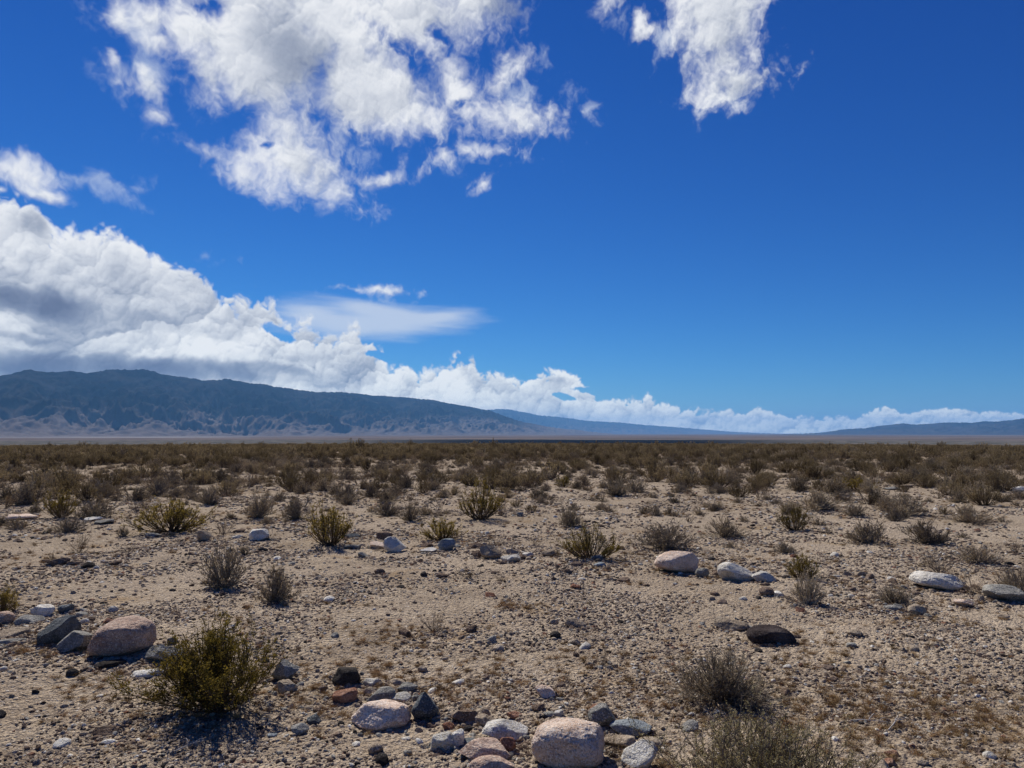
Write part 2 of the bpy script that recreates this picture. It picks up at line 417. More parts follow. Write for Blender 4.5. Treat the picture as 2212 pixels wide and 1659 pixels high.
    T.put(b.inputs['Base Color'], col)
    h1 = T.noise(flat, 30, 6, .68); vb = T.voronoi(flat, 60, 'F1'); vb2 = T.voronoi(flat, 24, 'F1')
    h = T.math('ADD', T.math('MULTIPLY', h1.outputs[0], .9), T.math('ADD', T.math('MULTIPLY', T.smooth(vb.outputs['Distance'], .05, .42, 1, 0), .30), T.math('MULTIPLY', T.smooth(vb2.outputs['Distance'], .1, .42, 1, 0), .45)))
    bump(T, b, h, 1., .032)
    F3 = np.stack([np.full(m, c), (np.arange(m)+1) % m, np.arange(m)], -1)
    g = mesh_obj('ground', V, F, mat, smooth=True)
    tag(g, kind='structure')
build_ground()

# ------------------------------------------------------------------ mountains along the far side of the valley
def mountain_mat(name, dark, light, lower, sc):
    mat, T, b = material(name, 1.0)
    P = T.new('ShaderNodeNewGeometry').outputs['Position']
    at_ = T.new('ShaderNodeAttribute'); at_.attribute_name = 'rise'
    rise = at_.outputs['Fac']
    n1 = T.noise(P, sc, 6, .62); n2 = T.noise(P, sc*6, 5, .6); n3 = T.noise(P, sc*.35, 3, .5)
    f = T.math('ADD', T.smooth(n1.outputs[0], .40, .62), T.math('MULTIPLY', T.math('SUBTRACT', n2.outputs[0], .5), 1.8), clamp=True)
    upper = T.mix(f, (*dark, 1), (*light, 1))
    lo = T.math('ADD', rise, T.math('MULTIPLY', T.math('SUBTRACT', n3.outputs[0], .5), .9))
    lo = T.math('ADD', lo, T.math('MULTIPLY', T.math('SUBTRACT', n1.outputs[0], .5), .45))
    low = T.smooth(lo, .52, .10)
    lower_c = T.mix(T.smooth(n2.outputs[0], .35, .65), (lower[0]*.75, lower[1]*.75, lower[2]*.75, 1), (*lower, 1))
    T.put(b.inputs['Base Color'], T.mix(low, upper, lower_c))
    b.inputs['Specular IOR Level'].default_value = 0
    return mat
def mountain(name, sky_line, dist, depth, foot_el, mat, rough=.5, seed=0, spur=1.0, nr=170, na=1100):
    """a range standing at its real distance; sky_line gives the crest by direction, dist the way to the crest"""
    pts = np.array([(azel(x, y)[0], azel(x, y)[1]) for x, y in sky_line])
    a = np.linspace(pts[0, 0], pts[-1, 0], na); e = np.interp(a, pts[:, 0], pts[:, 1])
    D = np.interp(a, *zip(*[(azel(x, 900)[0], d) for x, d in dist])); Dd = np.interp(a, *zip(*[(azel(x, 900)[0], d) for x, d in depth]))
    e = e+.0014*fbm(a*55+seed, a*0+seed*.7, 5, .6, seed+3)*(D < 30000)+.0008*fbm(a*160+seed, a*0, 3, .6, seed+4, 1)
    H = np.tan(e)*D+EYE
    t = np.linspace(0, 1.28, nr)                       # 0 foot, 1 crest, beyond: the far slope
    Tt, Aa = np.meshgrid(t, a, indexing='ij'); Hh = np.broadcast_to(H, Tt.shape); DD = np.broadcast_to(D, Tt.shape); Dp = np.broadcast_to(Dd, Tt.shape)
    R = DD-Dp*(1-Tt); X = R*np.sin(Aa); Y = R*np.cos(Aa)
    foot = -44.
    prof = np.where(Tt < 1, .12*Tt+.88*np.clip(Tt, 0, 1)**1.7, 1-(Tt-1)*2.2)
    sc = 1/1500.
    wx = fbm(X*sc*.7, Y*sc*.7, 3, .5, seed+30)*.6
    U = Aa*DD; Vv = (Tt-1)*Dp
    rid = fbm(U*sc*.62+wx*.8+Vv*sc*.18, Vv*sc*.24+wx*.5, 7, .55, seed, 1)         # spurs running down from the crest, ravines between
    rid2 = fbm(U*sc*2.3+wx, Vv*sc*1.1, 6, .58, seed+5, 1)
    env = np.clip(Tt*3, 0, 1)*np.clip((1.0-Tt)*3.2, 0.0, 1)
    Z = foot+(Hh-foot)*prof+(Hh-foot)*spur*env*(rid*.42+rid2*.26)*(1.15-.35*Tt)
    Z = Z+(Hh-foot)*.016*fbm(X*sc*9, Y*sc*9, 3, .5, seed+9, 1)*np.clip(Tt*3, 0, 1)
    lim = EYE+np.tan(np.broadcast_to(e, Tt.shape))*R
    Z = np.where(Tt < .999, np.minimum(Z, lim-(1-Tt)*8), Z)
    V = np.stack([X, Y, Z], -1).reshape(-1, 3)
    i = np.arange(nr-1)[:, None]*na; j = np.arange(na-1)[None, :]
    F = np.stack([i+j, i+j+1, i+na+j+1, i+na+j], -1).reshape(-1, 4)
    o = mesh_obj(name, V, F, mat, smooth=True)
    at_ = o.data.attributes.new('rise', 'FLOAT', 'POINT')
    at_.data.foreach_set('value', np.clip((Z-foot)/np.maximum(Hh.max()-foot, 1)*1.0, 0, 1).ravel().astype(np.float32)*1.15)
    tag(o, kind='structure'); return o
near_mat = mountain_mat('scrub_covered_slopes', (.010, .010, .011), (.036, .033, .030), (.17, .142, .130), 1/900.)
far_mat = mountain_mat('distant_slopes', (.03, .04, .05), (.07, .07, .07), (.13, .11, .11), 1/1500.)
right_mat = mountain_mat('bare_far_slopes', (.015, .016, .022), (.045, .042, .045), (.06, .052, .052), 1/1600.)
mountain('mountain_range', [(-900,880),(-600,850),(-300,828),(-120,818),(0,812),(60,799),(100,804),(130,802),(160,803),(190,806),(240,799),(310,797.5),(330,802),(345,808),(400,815),(440,823),(490,819),(540,829),(576,831),
    (600,836),(640,842),(680,847),(740,847),(812,855.5),(870,858),(937,865),(986,874),(1062,888),(1118,909),(1180,922),(1260,931),(1340,939)],
    [(-900,15000),(0,15500),(600,19000),(1100,26000),(1340,29000)], [(-900,4800),(0,5000),(600,6000),(1100,6500),(1340,3000)], 0, near_mat, seed=2)
mountain('mountain_range', [(880,905),(950,893),(1000,888),(1040,886),(1073,883.5),(1100,884),(1145,893),(1165,897),(1190,899),(1236,904),(1267,909),(1344,913),(1392,918),(1450,922),(1511,927),(1583,933),(1650,936),(1740,938.5)],
    [(880,42000),(1740,60000)], [(880,9000),(1740,9000)], 0, far_mat, seed=12, spur=.8, nr=90, na=900)
mountain('mountain_range', [(1690,938),(1727,937),(1775,935),(1813,928.6),(1845,926),(1871,925),(1900,920),(1930,917),(1952,914.5),(1975,917),(2010,915.5),(2038,913),(2075,912.5),(2101,913.6),(2125,910),(2148,911),(2180,908),(2212,904),(2300,900),(2500,905),(2900,925)],
    [(1690,34000),(2900,26000)], [(1690,4500),(2900,6500)], 0, right_mat, seed=22, nr=90, na=900)
# ------------------------------------------------------------------ stones
def tri(x, y, z, f=1., octv=4, rough=.5, seed=0):
    return (fbm(x*f+1.7, y*f+z*f*.31, octv, rough, seed)+fbm(y*f-2.3, z*f+x*f*.27, octv, rough, seed+7)+fbm(z*f+4.1, x*f+y*f*.37, octv, rough, seed+13))/1.7
_ICO = {}
def ico(sub):
    if sub not in _ICO:
        import bmesh
        bm = bmesh.new(); bmesh.ops.create_icosphere(bm, subdivisions=sub, radius=1)
        _ICO[sub] = (np.array([v.co[:] for v in bm.verts], np.float32), np.array([[v.index for v in f.verts] for f in bm.faces], np.int32)); bm.free()
    V, F = _ICO[sub]; return V.copy(), F
def rock_shape(seed, sub=4, planes=14, sharp=10., rough=.035, boxy=0., fine=.012, dr=(.58, .95)):
    """a stone of about unit size: a ball cut by planes, worn, then pitted"""
    rs = np.random.RandomState(seed); V, F = ico(sub)
    N = rs.normal(size=(planes, 3)); N /= np.linalg.norm(N, axis=1)[:, None]; D = rs.uniform(*dr, planes)
    if boxy:
        B = np.array([[1, 0, 0], [-1, 0, 0], [0, 1, 0], [0, -1, 0], [0, 0, 1], [0, 0, -1]], float)+rs.normal(size=(6, 3))*.14
        B /= np.linalg.norm(B, axis=1)[:, None]; N = np.vstack([N, B]); D = np.concatenate([D+.12, rs.uniform(.62, .72, 6)/boxy])
    c = np.maximum(V@N.T, 1e-3); q = D/c
    r = -np.log(np.exp(-sharp*np.minimum(q, 3)).sum(1)+np.exp(-sharp*1.05))/sharp
    V = V*r[:, None]
    x, y, z = V.T; s = seed*3.1
    n = tri(x+s, y, z, 1.6, 4, .5, seed % 50)*rough*2+tri(x+s, y, z, 7, 4, .6, seed % 40)*fine*1.6
    if sub > 4: n = n-.030*np.exp(-(tri(x+s, y-s, z, 1.5, 3, .5, seed % 30)/.022)**2)-.018*np.exp(-(tri(x-s, y, z+s, 3.1, 3, .5, seed % 20)/.03)**2)   # cracks
    V = V*(1+n[:, None]); lo, hi = V.min(0), V.max(0)
    V = (V-(lo+hi)/2)/(hi-lo)                         # a box of side 1
    V[:, 2] += .5
    return V.astype(np.float32), F
def rock_mat(name, a, b_, c, speck=.5, pit=.5, scale=1.):
    m, T, b = material(name, .88)
    ob = T.new('ShaderNodeTexCoord').outputs['Object']; inf = T.new('ShaderNodeObjectInfo')
    ps = T.new('ShaderNodeNewGeometry').outputs['Position']
    P = T.vmath('ADD', ps, T.vmath('SCALE', (13., 7., 3.), inf.outputs['Random']))
    n1 = T.noise(P, 7*scale, 5, .6); n2 = T.noise(P, 90*scale, 4, .7); n3 = T.noise(P, 26*scale, 5, .65)
    col = T.ramp(n1.outputs[0], [(.34, a), (.5, b_), (.66, c)])
    v = T.voronoi(P, 170*scale, 'F1'); vc = T.new('ShaderNodeSeparateColor'); T.put(vc.inputs[0], v.outputs['Color'])
    dk = tuple(x*.35 for x in a)+(1,); lt = tuple(min(x*1.5+.05, .8) for x in c)+(1,)
    col = T.mix(T.math('MULTIPLY', T.math('GREATER_THAN', vc.outputs[0], .80), speck), col, dk)
    col = T.mix(T.math('MULTIPLY', T.math('LESS_THAN', vc.outputs[1], .18), speck), col, lt)
    col = T.mix(T.smooth(n3.outputs[0], .56, .68, 0, .45), col, tuple(x*.6 for x in a)+(1,))
    br = T.math('ADD', .82, T.math('MULTIPLY', inf.outputs['Random'], .36))
    T.put(b.inputs['Base Color'], T.vmath('SCALE', col, br))
    h = T.math('ADD', T.math('MULTIPLY', n3.outputs[0], 1.), T.math('MULTIPLY', n2.outputs[0], .45))
    bump(T, b, h, min(pit+.4, 1), .022/scale**.5)
    return m
ROCK = {
    'pink': rock_mat('pink_granite', (.50, .345, .245), (.66, .49, .365), (.77, .61, .475)),
    'rose': rock_mat('rose_granite', (0.360, 0.239, 0.180), (0.470, 0.332, 0.251), (0.580, 0.429, 0.330)),
    'white': rock_mat('white_granite', (.45, .405, .33), (.62, .565, .47), (.76, .705, .60)),
    'grey': rock_mat('grey_stone', (0.170, 0.161, 0.141), (0.260, 0.244, 0.211), (0.360, 0.336, 0.290)),
    'slate': rock_mat('slate_stone', (0.085, 0.090, 0.092), (0.130, 0.137, 0.136), (0.200, 0.205, 0.198)),
    'blue': rock_mat('blue_grey_stone', (0.160, 0.175, 0.180), (0.220, 0.239, 0.242), (0.330, 0.346, 0.339)),
    'dark': rock_mat('dark_basalt', (0.030, 0.026, 0.024), (0.050, 0.044, 0.039), (0.085, 0.074, 0.063), .25, .9),
    'porous': rock_mat('porous_basalt', (0.028, 0.022, 0.021), (0.055, 0.043, 0.040), (0.095, 0.078, 0.070), .2, 1.),
    'brown': rock_mat('brown_stone', (0.105, 0.073, 0.053), (0.165, 0.117, 0.085), (0.240, 0.175, 0.128)),
    'red': rock_mat('red_brown_stone', (0.160, 0.073, 0.046), (0.235, 0.117, 0.075), (0.330, 0.195, 0.132)),
    'tan': rock_mat('tan_stone', (0.270, 0.205, 0.145), (0.355, 0.278, 0.198), (0.440, 0.356, 0.260)),
}
# (base x, base y, width, height in the photograph, stone, shape, sink, label)
# shape: b blocky, r round, s slab, w wedge, a angular
ROCKS = [
 (264,1424,134,92,'rose','B',.06,'large blocky pink boulder with a flat pale top, left of the big yellow-green bush','p'),
 (163,1413,72,52,'grey','a',.15,'mottled grey rock leaning against the left side of the large blocky pink boulder',''),
 (127,1396,82,64,'slate','w',.15,'dark blue-grey wedge-shaped rock, second rock to the left of the large blocky pink boulder',''),
 (142,1322,32,22,'slate','a',.1,'small dark slate stone behind the dark wedge-shaped rock at the left edge group',''),
 (357,1434,80,47,'grey','w',.15,'slanting grey slab between the large blocky pink boulder and the yellow-green bush',''),
 (322,1461,78,24,'white','s',.2,'flat bright white stone in front of the slanting grey slab',''),
 (238,1446,62,18,'dark','s',.2,'low dark stone lying in the shadow under the large blocky pink boulder',''),
 (8,1347,42,31,'rose','b',.1,'pink-brown block cut off by the left edge of the photo',''),
 (27,1378,66,24,'tan','s',.3,'low tan slab beside the pink-brown block at the left edge',''),
 (22,1393,52,13,'grey','s',.3,'thin grey slab, lowest of the stones at the left edge',''),
 (64,1346,58,26,'grey','s',.3,'pale flat stone half buried behind the tan slab at the left edge',''),
 (92,1328,44,28,'white','a',.3,'whitish stone at the back of the rock group at the left edge',''),
 (193,1345,22,12,'brown','a',.2,'small brown stone behind the large blocky pink boulder',''),
 (175,1330,30,14,'grey','s',.2,'small flat grey stone right of the small dark slate stone',''),
 (230,1581,54,26,'brown','w',.1,'brown wedge-shaped stone alone on the gravel at bottom left',''),
 (617,1470,58,52,'grey','a',.15,'grey-tan rock half hidden by the right side of the big yellow-green bush',''),
 (621,1491,42,30,'tan','a',.15,'tan rock in front of the grey-tan rock right of the big yellow-green bush',''),
 (748,1474,60,40,'dark','b',.05,'black rounded block behind the red-brown brick-like stone',''),
 (745,1509,54,34,'red','b',.05,'red-brown brick-shaped stone with a pale flat top, in front of the black block',''),
 (648,1577,38,26,'grey','a',.15,'small grey stone in front of the bush shadow',''),
 (679,1553,32,22,'slate','a',.1,'small dark stone between the bush shadow and the big whitish boulder',''),
 (588,1583,22,13,'blue','a',.15,'small bluish stone at the right end of the bush shadow',''),
 (823,1563,128,70,'pink','r',.10,'large rounded whitish-pink boulder with a shaded lower left, left of centre at the bottom','p'),
 (918,1545,60,62,'slate','a',.08,'upright angular slate-grey rock touching the right side of the whitish-pink boulder',''),
 (823,1506,62,34,'grey','w',.15,'sloping grey-tan rock behind the whitish-pink boulder',''),
 (860,1506,56,24,'white','r',.2,'pale domed stone between the whitish-pink boulder and the sloping grey-tan rock',''),
 (880,1490,46,26,'grey','a',.2,'rough grey stone at the back of the whitish-pink boulder group',''),
 (802,1476,40,20,'white','a',.2,'small light grey stone right of the black block',''),
 (1003,1553,56,36,'brown','a',.1,'dark brown stone with a pale corner, alone between the two boulder groups at the bottom',''),
 (1052,1571,52,36,'tan','w',.1,'tan wedge-shaped stone leaning on the large speckled grey-white rock',''),
 (1091,1601,100,58,'white','a',.10,'large speckled grey-white rock left of the biggest pink boulder',''),
 (957,1618,54,40,'white','b',.1,'white block-shaped stone left of the small upright white stone',''),
 (989,1613,28,40,'white','b',.1,'narrow upright white stone between the white block and the thin dark slab',''),
 (1022,1612,50,20,'slate','s',.1,'thin dark slate slab in front of the large speckled grey-white rock',''),
 (1046,1643,112,52,'rose','s',.15,'broad pinkish-brown slab in front of the thin dark slate slab',''),
 (1095,1626,38,36,'red','a',.15,'reddish-brown rock between the pinkish-brown slab and the biggest pink boulder',''),
 (1062,1668,100,34,'rose','r',.2,'pinkish rock at the bottom edge left of the biggest pink boulder',''),
 (1228,1668,160,118,'pink','B',.06,'biggest pink boulder with a smooth rounded top, bottom centre of the photo','p'),
 (1300,1572,60,54,'grey','a',.08,'rough grey-white rock behind the right shoulder of the biggest pink boulder',''),
 (1362,1589,90,36,'blue','r',.1,'smooth blue-grey rounded stone right of the rough grey-white rock',''),
 (1340,1612,74,32,'tan','s',.15,'tan stone under the smooth blue-grey rounded stone',''),
 (1405,1612,54,28,'tan','r',.15,'rounded tan stone behind the pale rock with a dark red patch',''),
 (1381,1660,78,66,'white','w',.08,'pale greenish-white rock with a dark red patch, right of the biggest pink boulder','q'),
 (1178,1508,44,30,'pink','w',.1,'small pale peaked stone alone on bare gravel behind the biggest pink boulder',''),
 (1207,1544,22,16,'white','a',.15,'small whitish stone just behind the biggest pink boulder',''),
 (1186,1546,26,12,'grey','s',.15,'small flat grey stone beside the small whitish stone behind the biggest pink boulder',''),
 (1243,1352,46,26,'tan','w',.1,'tan pointed stone in the middle of the bare gravel flat',''),
 (1200,1378,24,16,'dark','a',.1,'small black stone left of and nearer than the tan pointed stone on the gravel flat',''),
 (877,1588,20,9,'white','r',.1,'small white oval pebble in front of the whitish-pink boulder',''),
 (880,1625,20,14,'grey','b',.1,'small grey cube-like stone left of the white block-shaped stone',''),
 (1580,1362,74,32,'tan','w',.12,'tan low rock behind the black porous rock at right',''),
 (1666,1396,104,48,'porous','B',.08,'black porous lava rock lying on the gravel at right','p'),
 (1656,1289,32,24,'brown','r',.08,'round dark brown stone left of a small white stone, in front of the pale boulders',''),
 (1681,1290,24,14,'white','a',.1,'small white stone right of the round dark brown stone',''),
 (1930,1322,32,18,'grey','r',.1,'rounded grey-tan stone, left one of three in a row near a pale grey bush',''),
 (1954,1322,28,13,'tan','a',.1,'low tan stone, middle one of three in a row near a pale grey bush',''),
 (1981,1327,36,25,'tan','r',.1,'tall tan stone, right one of three in a row near a pale grey bush',''),
 (2081,1309,38,20,'pink','a',.1,'pinkish stone in front of the broad white boulder at right',''),
 (2024,1273,108,50,'white','a',.08,'broad white boulder with a grey right half near the right edge','p'),
 (2172,1297,84,42,'grey','a',.1,'low grey boulder at the right edge beside a grey bush',''),
 (1872,1314,28,13,'brown','a',.1,'small dark brown stone left of the pale grey bush at right',''),
 (1858,1246,24,12,'tan','w',.1,'small tan stone alone left of the broad white boulder',''),
 (1462,1237,96,54,'pink','r',.06,'pink boulder with a bright left face in the middle distance','p'),
 (1517,1246,30,23,'grey','r',.1,'greenish-grey round stone touching the right side of the pink mid-distance boulder',''),
 (1551,1244,28,15,'brown','s',.1,'shaded brown stone between the round stone and the white tilted boulder',''),
 (1591,1255,80,44,'white','w',.08,'white tilted boulder right of the pink mid-distance boulder',''),
 (1650,1257,50,27,'white','a',.15,'low whitish rock right of the white tilted boulder',''),
 (1787,1452,30,15,'brown','w',.1,'brown wedge stone alone on the gravel right of the round grey bush',''),
 (1846,1381,30,17,'tan','r',.1,'pale rounded stone on the gravel far right of the black porous rock',''),
 (2038,1366,26,11,'tan','w',.1,'small pale stone on the gravel below the broad white boulder',''),
 (1926,1642,30,13,'red','s',.1,'small reddish flat stone at bottom right',''),
 (2115,1636,26,14,'brown','a',.1,'small brown stone near the bottom right corner',''),
 (2168,1340,24,12,'tan','r',.1,'small pale oval stone below the low grey boulder at the right edge',''),
 (559,1169,43,28,'white','b',.05,'blocky grey-white stone standing between two bushes in the left middle distance',''),
 (441,1170,30,27,'tan','a',.08,'upright tan stone right of the wide brown-green bush',''),
 (517,1153,26,10,'brown','s',.1,'small brown stone behind the blocky grey-white stone',''),
 (513,1165,24,9,'white','s',.1,'flat white stone left of the blocky grey-white stone',''),
 (590,1168,22,8,'tan','s',.1,'low tan stone right of the blocky grey-white stone',''),
 (125,1222,46,21,'brown','a',.08,'dark brown rock, leftmost and largest of a row at the left',''),
 (161,1221,32,13,'brown','a',.1,'dark brown stone, second in the row at the left',''),
 (192,1228,32,16,'dark','a',.1,'dark pointed stone, third in the row at the left',''),
 (249,1222,27,13,'brown','s',.1,'brown stone, rightmost of the row at the left',''),
 (202,1128,38,11,'white','s',.15,'pale flat slab beside the small grey dome bush at the left',''),
 (225,1134,38,12,'grey','s',.15,'grey flat slab in front of the pale flat slab at the left',''),
 (47,1122,66,16,'pink','s',.15,'long pinkish slab at the left edge of the middle distance',''),
 (330,1158,30,12,'grey','s',.1,'small dark slab just left of the wide brown-green bush',''),
 (566,1190,27,11,'dark','s',.1,'small dark stone below the blocky grey-white stone',''),
 (830,1162,35,18,'brown','r',.08,'dark round stone behind the white tilted wedge rock',''),
 (853,1188,50,36,'white','w',.08,'white wedge rock with a shaded underside in the middle distance',''),
 (818,1181,38,18,'pink','s',.15,'pale pink slab left of the white wedge rock',''),
 (786,1202,26,15,'grey','w',.1,'small dark grey stone in front of the pale pink slab',''),
 (762,1163,34,11,'slate','s',.15,'dark slab at the foot of the second yellow-green bush',''),
 (760,1182,40,12,'grey','s',.15,'low grey slab right of the second yellow-green bush',''),
 (965,1187,40,28,'blue','r',.08,'rounded light grey rock right of the white wedge rock',''),
 (921,1178,30,12,'brown','s',.1,'brown slab left of the rounded light grey rock',''),
 (925,1191,38,13,'white','s',.1,'pale slab below the brown slab left of the rounded light grey rock',''),
 (1030,1182,32,14,'brown','r',.1,'brown oval stone right of the rounded light grey rock',''),
 (1060,1208,48,33,'tan','w',.08,'tilted tan-brown rock in the middle of the rock line',''),
 (1031,1204,22,13,'brown','a',.1,'small brown stone left of the tilted tan-brown rock',''),
 (1103,1217,44,21,'white','a',.1,'white rough rock right of the tilted tan-brown rock',''),
 (1106,1196,28,14,'tan','w',.1,'tan peaked stone behind the white rough rock',''),
 (1186,1204,33,17,'tan','r',.1,'tan-grey domed stone near the right end of the rock line',''),
 (1141,1199,26,10,'white','s',.1,'small white slab left of the tan-grey domed stone',''),
 (1123,1119,15,11,'grey','a',.1,'small grey stone alone on bare ground right of the tall bush',''),
 (1296,1228,26,11,'blue','s',.1,'pale bluish flat stone at the foot of the forked olive bush',''),
 (1290,1216,28,15,'slate','r',.1,'dark stone in the shade of the forked olive bush',''),
 (1226,1243,26,13,'brown','w',.1,'brown pointed stone on the gravel left of the pink mid-distance boulder',''),
 (820,1241,24,14,'brown','w',.1,'brown pointed stone on the gravel below the white wedge rock',''),
 (956,1251,28,12,'brown','s',.1,'brown low stone beside the dark twiggy plants on the gravel flat',''),
 (1346,1257,28,13,'brown','w',.1,'dark peaked stone between the forked bush and the pink mid-distance boulder',''),
 (2205,1064,32,14,'white','r',.1,'pale stone at the right edge near the distant olive bushes',''),
 (1925,1060,34,9,'grey','s',.1,'grey stone in the far line of low slabs at right',''),
 (1735,1057,26,8,'tan','s',.1,'tan stone at the left end of the far line of low slabs',''),
 (1770,1057,24,7,'grey','s',.1,'small grey stone second in the far line of low slabs',''),
 (1957,1056,30,8,'tan','s',.1,'tan stone at the right end of the far line of low slabs',''),
]
def place_rock(i, spec):
    px, py, w, h, st, shp, sink, label, flag = spec; sink += .05
    p = at(px, py); d = p.y
    m = (p-Vector((0, 0, EYE))).length; sc = d*math.cos(PITCH)/FD*1.0
    W_ = w*sc; Ha = h*sc; al = math.atan2(EYE, d)
    rs = random.Random(i*7+3)
    dep = {'b': .80, 'B': .85, 'r': .78, 's': .85, 'w': .75, 'a': .8}[shp]*W_
    dep = min(dep, Ha*.62/max(math.sin(al), .05)) if d < 7 else dep
    dep = max(dep, W_*.45)
    Ht = max((Ha-dep*math.sin(al)*.75)/math.cos(al), W_*(.14 if shp == 's' else .28))
    Ht = min(Ht, Ha*1.05)
    big = W_ > .25
    par = {'b': (15, 48., .050, .90), 'B': (10, 14., .05, .84), 'r': (14, 18., .055, 0), 's': (14, 34., .05, 0), 'w': (10, 55., .045, 0), 'a': (15, 60., .045, 0)}[shp]
    V, F = rock_shape({0: 611, 37: 733, 22: 305}.get(i, 100+i), 6 if (big and d < 8) else 5 if W_ > .12 else 4, par[0], par[1], par[2], par[3], dr=(.72, .98) if shp in 'rB' else (.55, .90))
    if shp == 'w':                                  # one side high, the other running out
        k = rs.choice((-1, 1)); V[:, 2] *= .62+.5*(V[:, 0]*k+.5)
    if shp == 'B':                                  # loaf shape: the front bulges low, the top is flat
        V[:, 0] *= 1-.16*np.clip(V[:, 2]-.3, 0, 1)
    rot = rs.uniform(-.5, .5)
    if shp in 'rsa': rot = rs.uniform(-.7, .7)
    c, s = math.cos(rot), math.sin(rot); x, y = V[:, 0].copy(), V[:, 1].copy()
    V[:, 0] = x*c-y*s; V[:, 1] = x*s+y*c
    lo, hi = V.min(0), V.max(0); V[:, :2] = (V[:, :2]-(lo[:2]+hi[:2])/2)/(hi[:2]-lo[:2]); V[:, 2] = (V[:, 2]-lo[2])/(hi[2]-lo[2])
    tot = Ht/(1-sink)
    V = V*np.array([W_, dep, tot]); V[:, 2] -= tot*sink
    u = Vector((p.x, p.y, 0)).normalized()
    q = p+u*(dep*.40); q.z = float(ground_z(q.x, q.y))-.004
    # turn it to face the line of sight
    o = mesh_obj('boulder' if W_ > .26 else 'rock' if W_ > .13 else 'stone', V, F, ROCK[st], smooth=True)
    o.location = q; o.rotation_euler = (0, 0, -math.atan2(p.x, p.y))
    o.data.set_sharp_from_angle(angle=math.radians(38)) if hasattr(o.data, 'set_sharp_from_angle') else None
    tag(o, label, 'boulder' if W_ > .26 else 'rock' if W_ > .13 else 'stone')
    SPOTS.append((q.x, q.y, W_*.5)); return o
SPOTS = []

# ------------------------------------------------------------------ shrubs
def tubes(P, R, sides=3):
    """thin tubes along polylines P (n, k, 3) with radii R (n, k)"""
    n, k, _ = P.shape
    t = np.gradient(P, axis=1); t /= np.linalg.norm(t, axis=2, keepdims=True)+1e-9
    a = np.cross(t, np.array([.31, .87, .38])); a /= np.linalg.norm(a, axis=2, keepdims=True)+1e-9; b = np.cross(t, a)
    ring = [P+R[..., None]*(a*math.cos(2*math.pi*i/sides)+b*math.sin(2*math.pi*i/sides)) for i in range(sides)]
    V = np.stack(ring, 2).reshape(-1, 3)
    base = (np.arange(n)[:, None, None]*k+np.arange(k-1)[None, :, None])*sides
    i = np.arange(sides)[None, None, :]; j = (i+1) % sides
    F = np.stack([base+i, base+j, base+sides+j, base+sides+i], -1).reshape(-1, 4)
    return V, F
def unit(v): return v/(np.linalg.norm(v, axis=-1, keepdims=True)+1e-9)
def grow(rs, P, n, t0, t1, lf, spread, k=4, up=.0, wob=.12, tip_bias=1.):
    """n side shoots springing from polylines P"""
    m, kk, _ = P.shape; pick = rs.randint(0, m, n); t = t0+(t1-t0)*rs.rand(n)**tip_bias*(1) ; f = t*(kk-1); i0 = np.minimum(f.astype(int), kk-2); fr = (f-i0)[:, None]
    B = P[pick, i0]*(1-fr)+P[pick, i0+1]*fr; T_ = unit(P[pick, i0+1]-P[pick, i0])
    L = np.linalg.norm(P[pick, -1]-P[pick, 0], axis=1)*lf*rs.uniform(.5, 1.2, n)*(1.15-.6*t)
    D = unit(T_+spread*rs.normal(size=(n, 3))+np.array([0, 0, up]))
    s = np.linspace(0, 1, k)[None, :, None]
    C = B[:, None]+D[:, None]*L[:, None, None]*s+np.array([0, 0, 1.])*(L[:, None, None]*up*.5*s*s)
    C = C+np.cumsum(rs.normal(size=(n, k, 3))*wob*L[:, None, None]/k, 1)*(s > 0)
    C[..., 2] = np.maximum(C[..., 2], .004)
    return C
def leaves(rs, P, n, size, t0=.3, jit=.006, aspect=2.2):
    m, kk, _ = P.shape; pick = rs.randint(0, m, n); f = (t0+(1-t0)*rs.rand(n))*(kk-1); i0 = np.minimum(f.astype(int), kk-2); fr = (f-i0)[:, None]
    C = P[pick, i0]*(1-fr)+P[pick, i0+1]*fr+rs.normal(size=(n, 3))*jit
    T_ = unit(P[pick, i0+1]-P[pick, i0])
    a = unit(T_+rs.normal(size=(n, 3))*.8); b = unit(np.cross(a, rs.normal(size=(n, 3))))
    s = size*rs.uniform(.6, 1.3, n)[:, None]
    V = np.stack([C, C+a*s*.5+b*s/aspect*.5, C+a*s, C+a*s*.5-b*s/aspect*.5], 1).reshape(-1, 3)
    F = np.arange(n*4).reshape(n, 4)
    return V, F
def join(parts):
    Vs, Fs, k = [], [], 0
    for V, F in parts: Vs.append(V); Fs.append(F+k); k += len(V)
    return np.concatenate(Vs), np.concatenate(Fs)
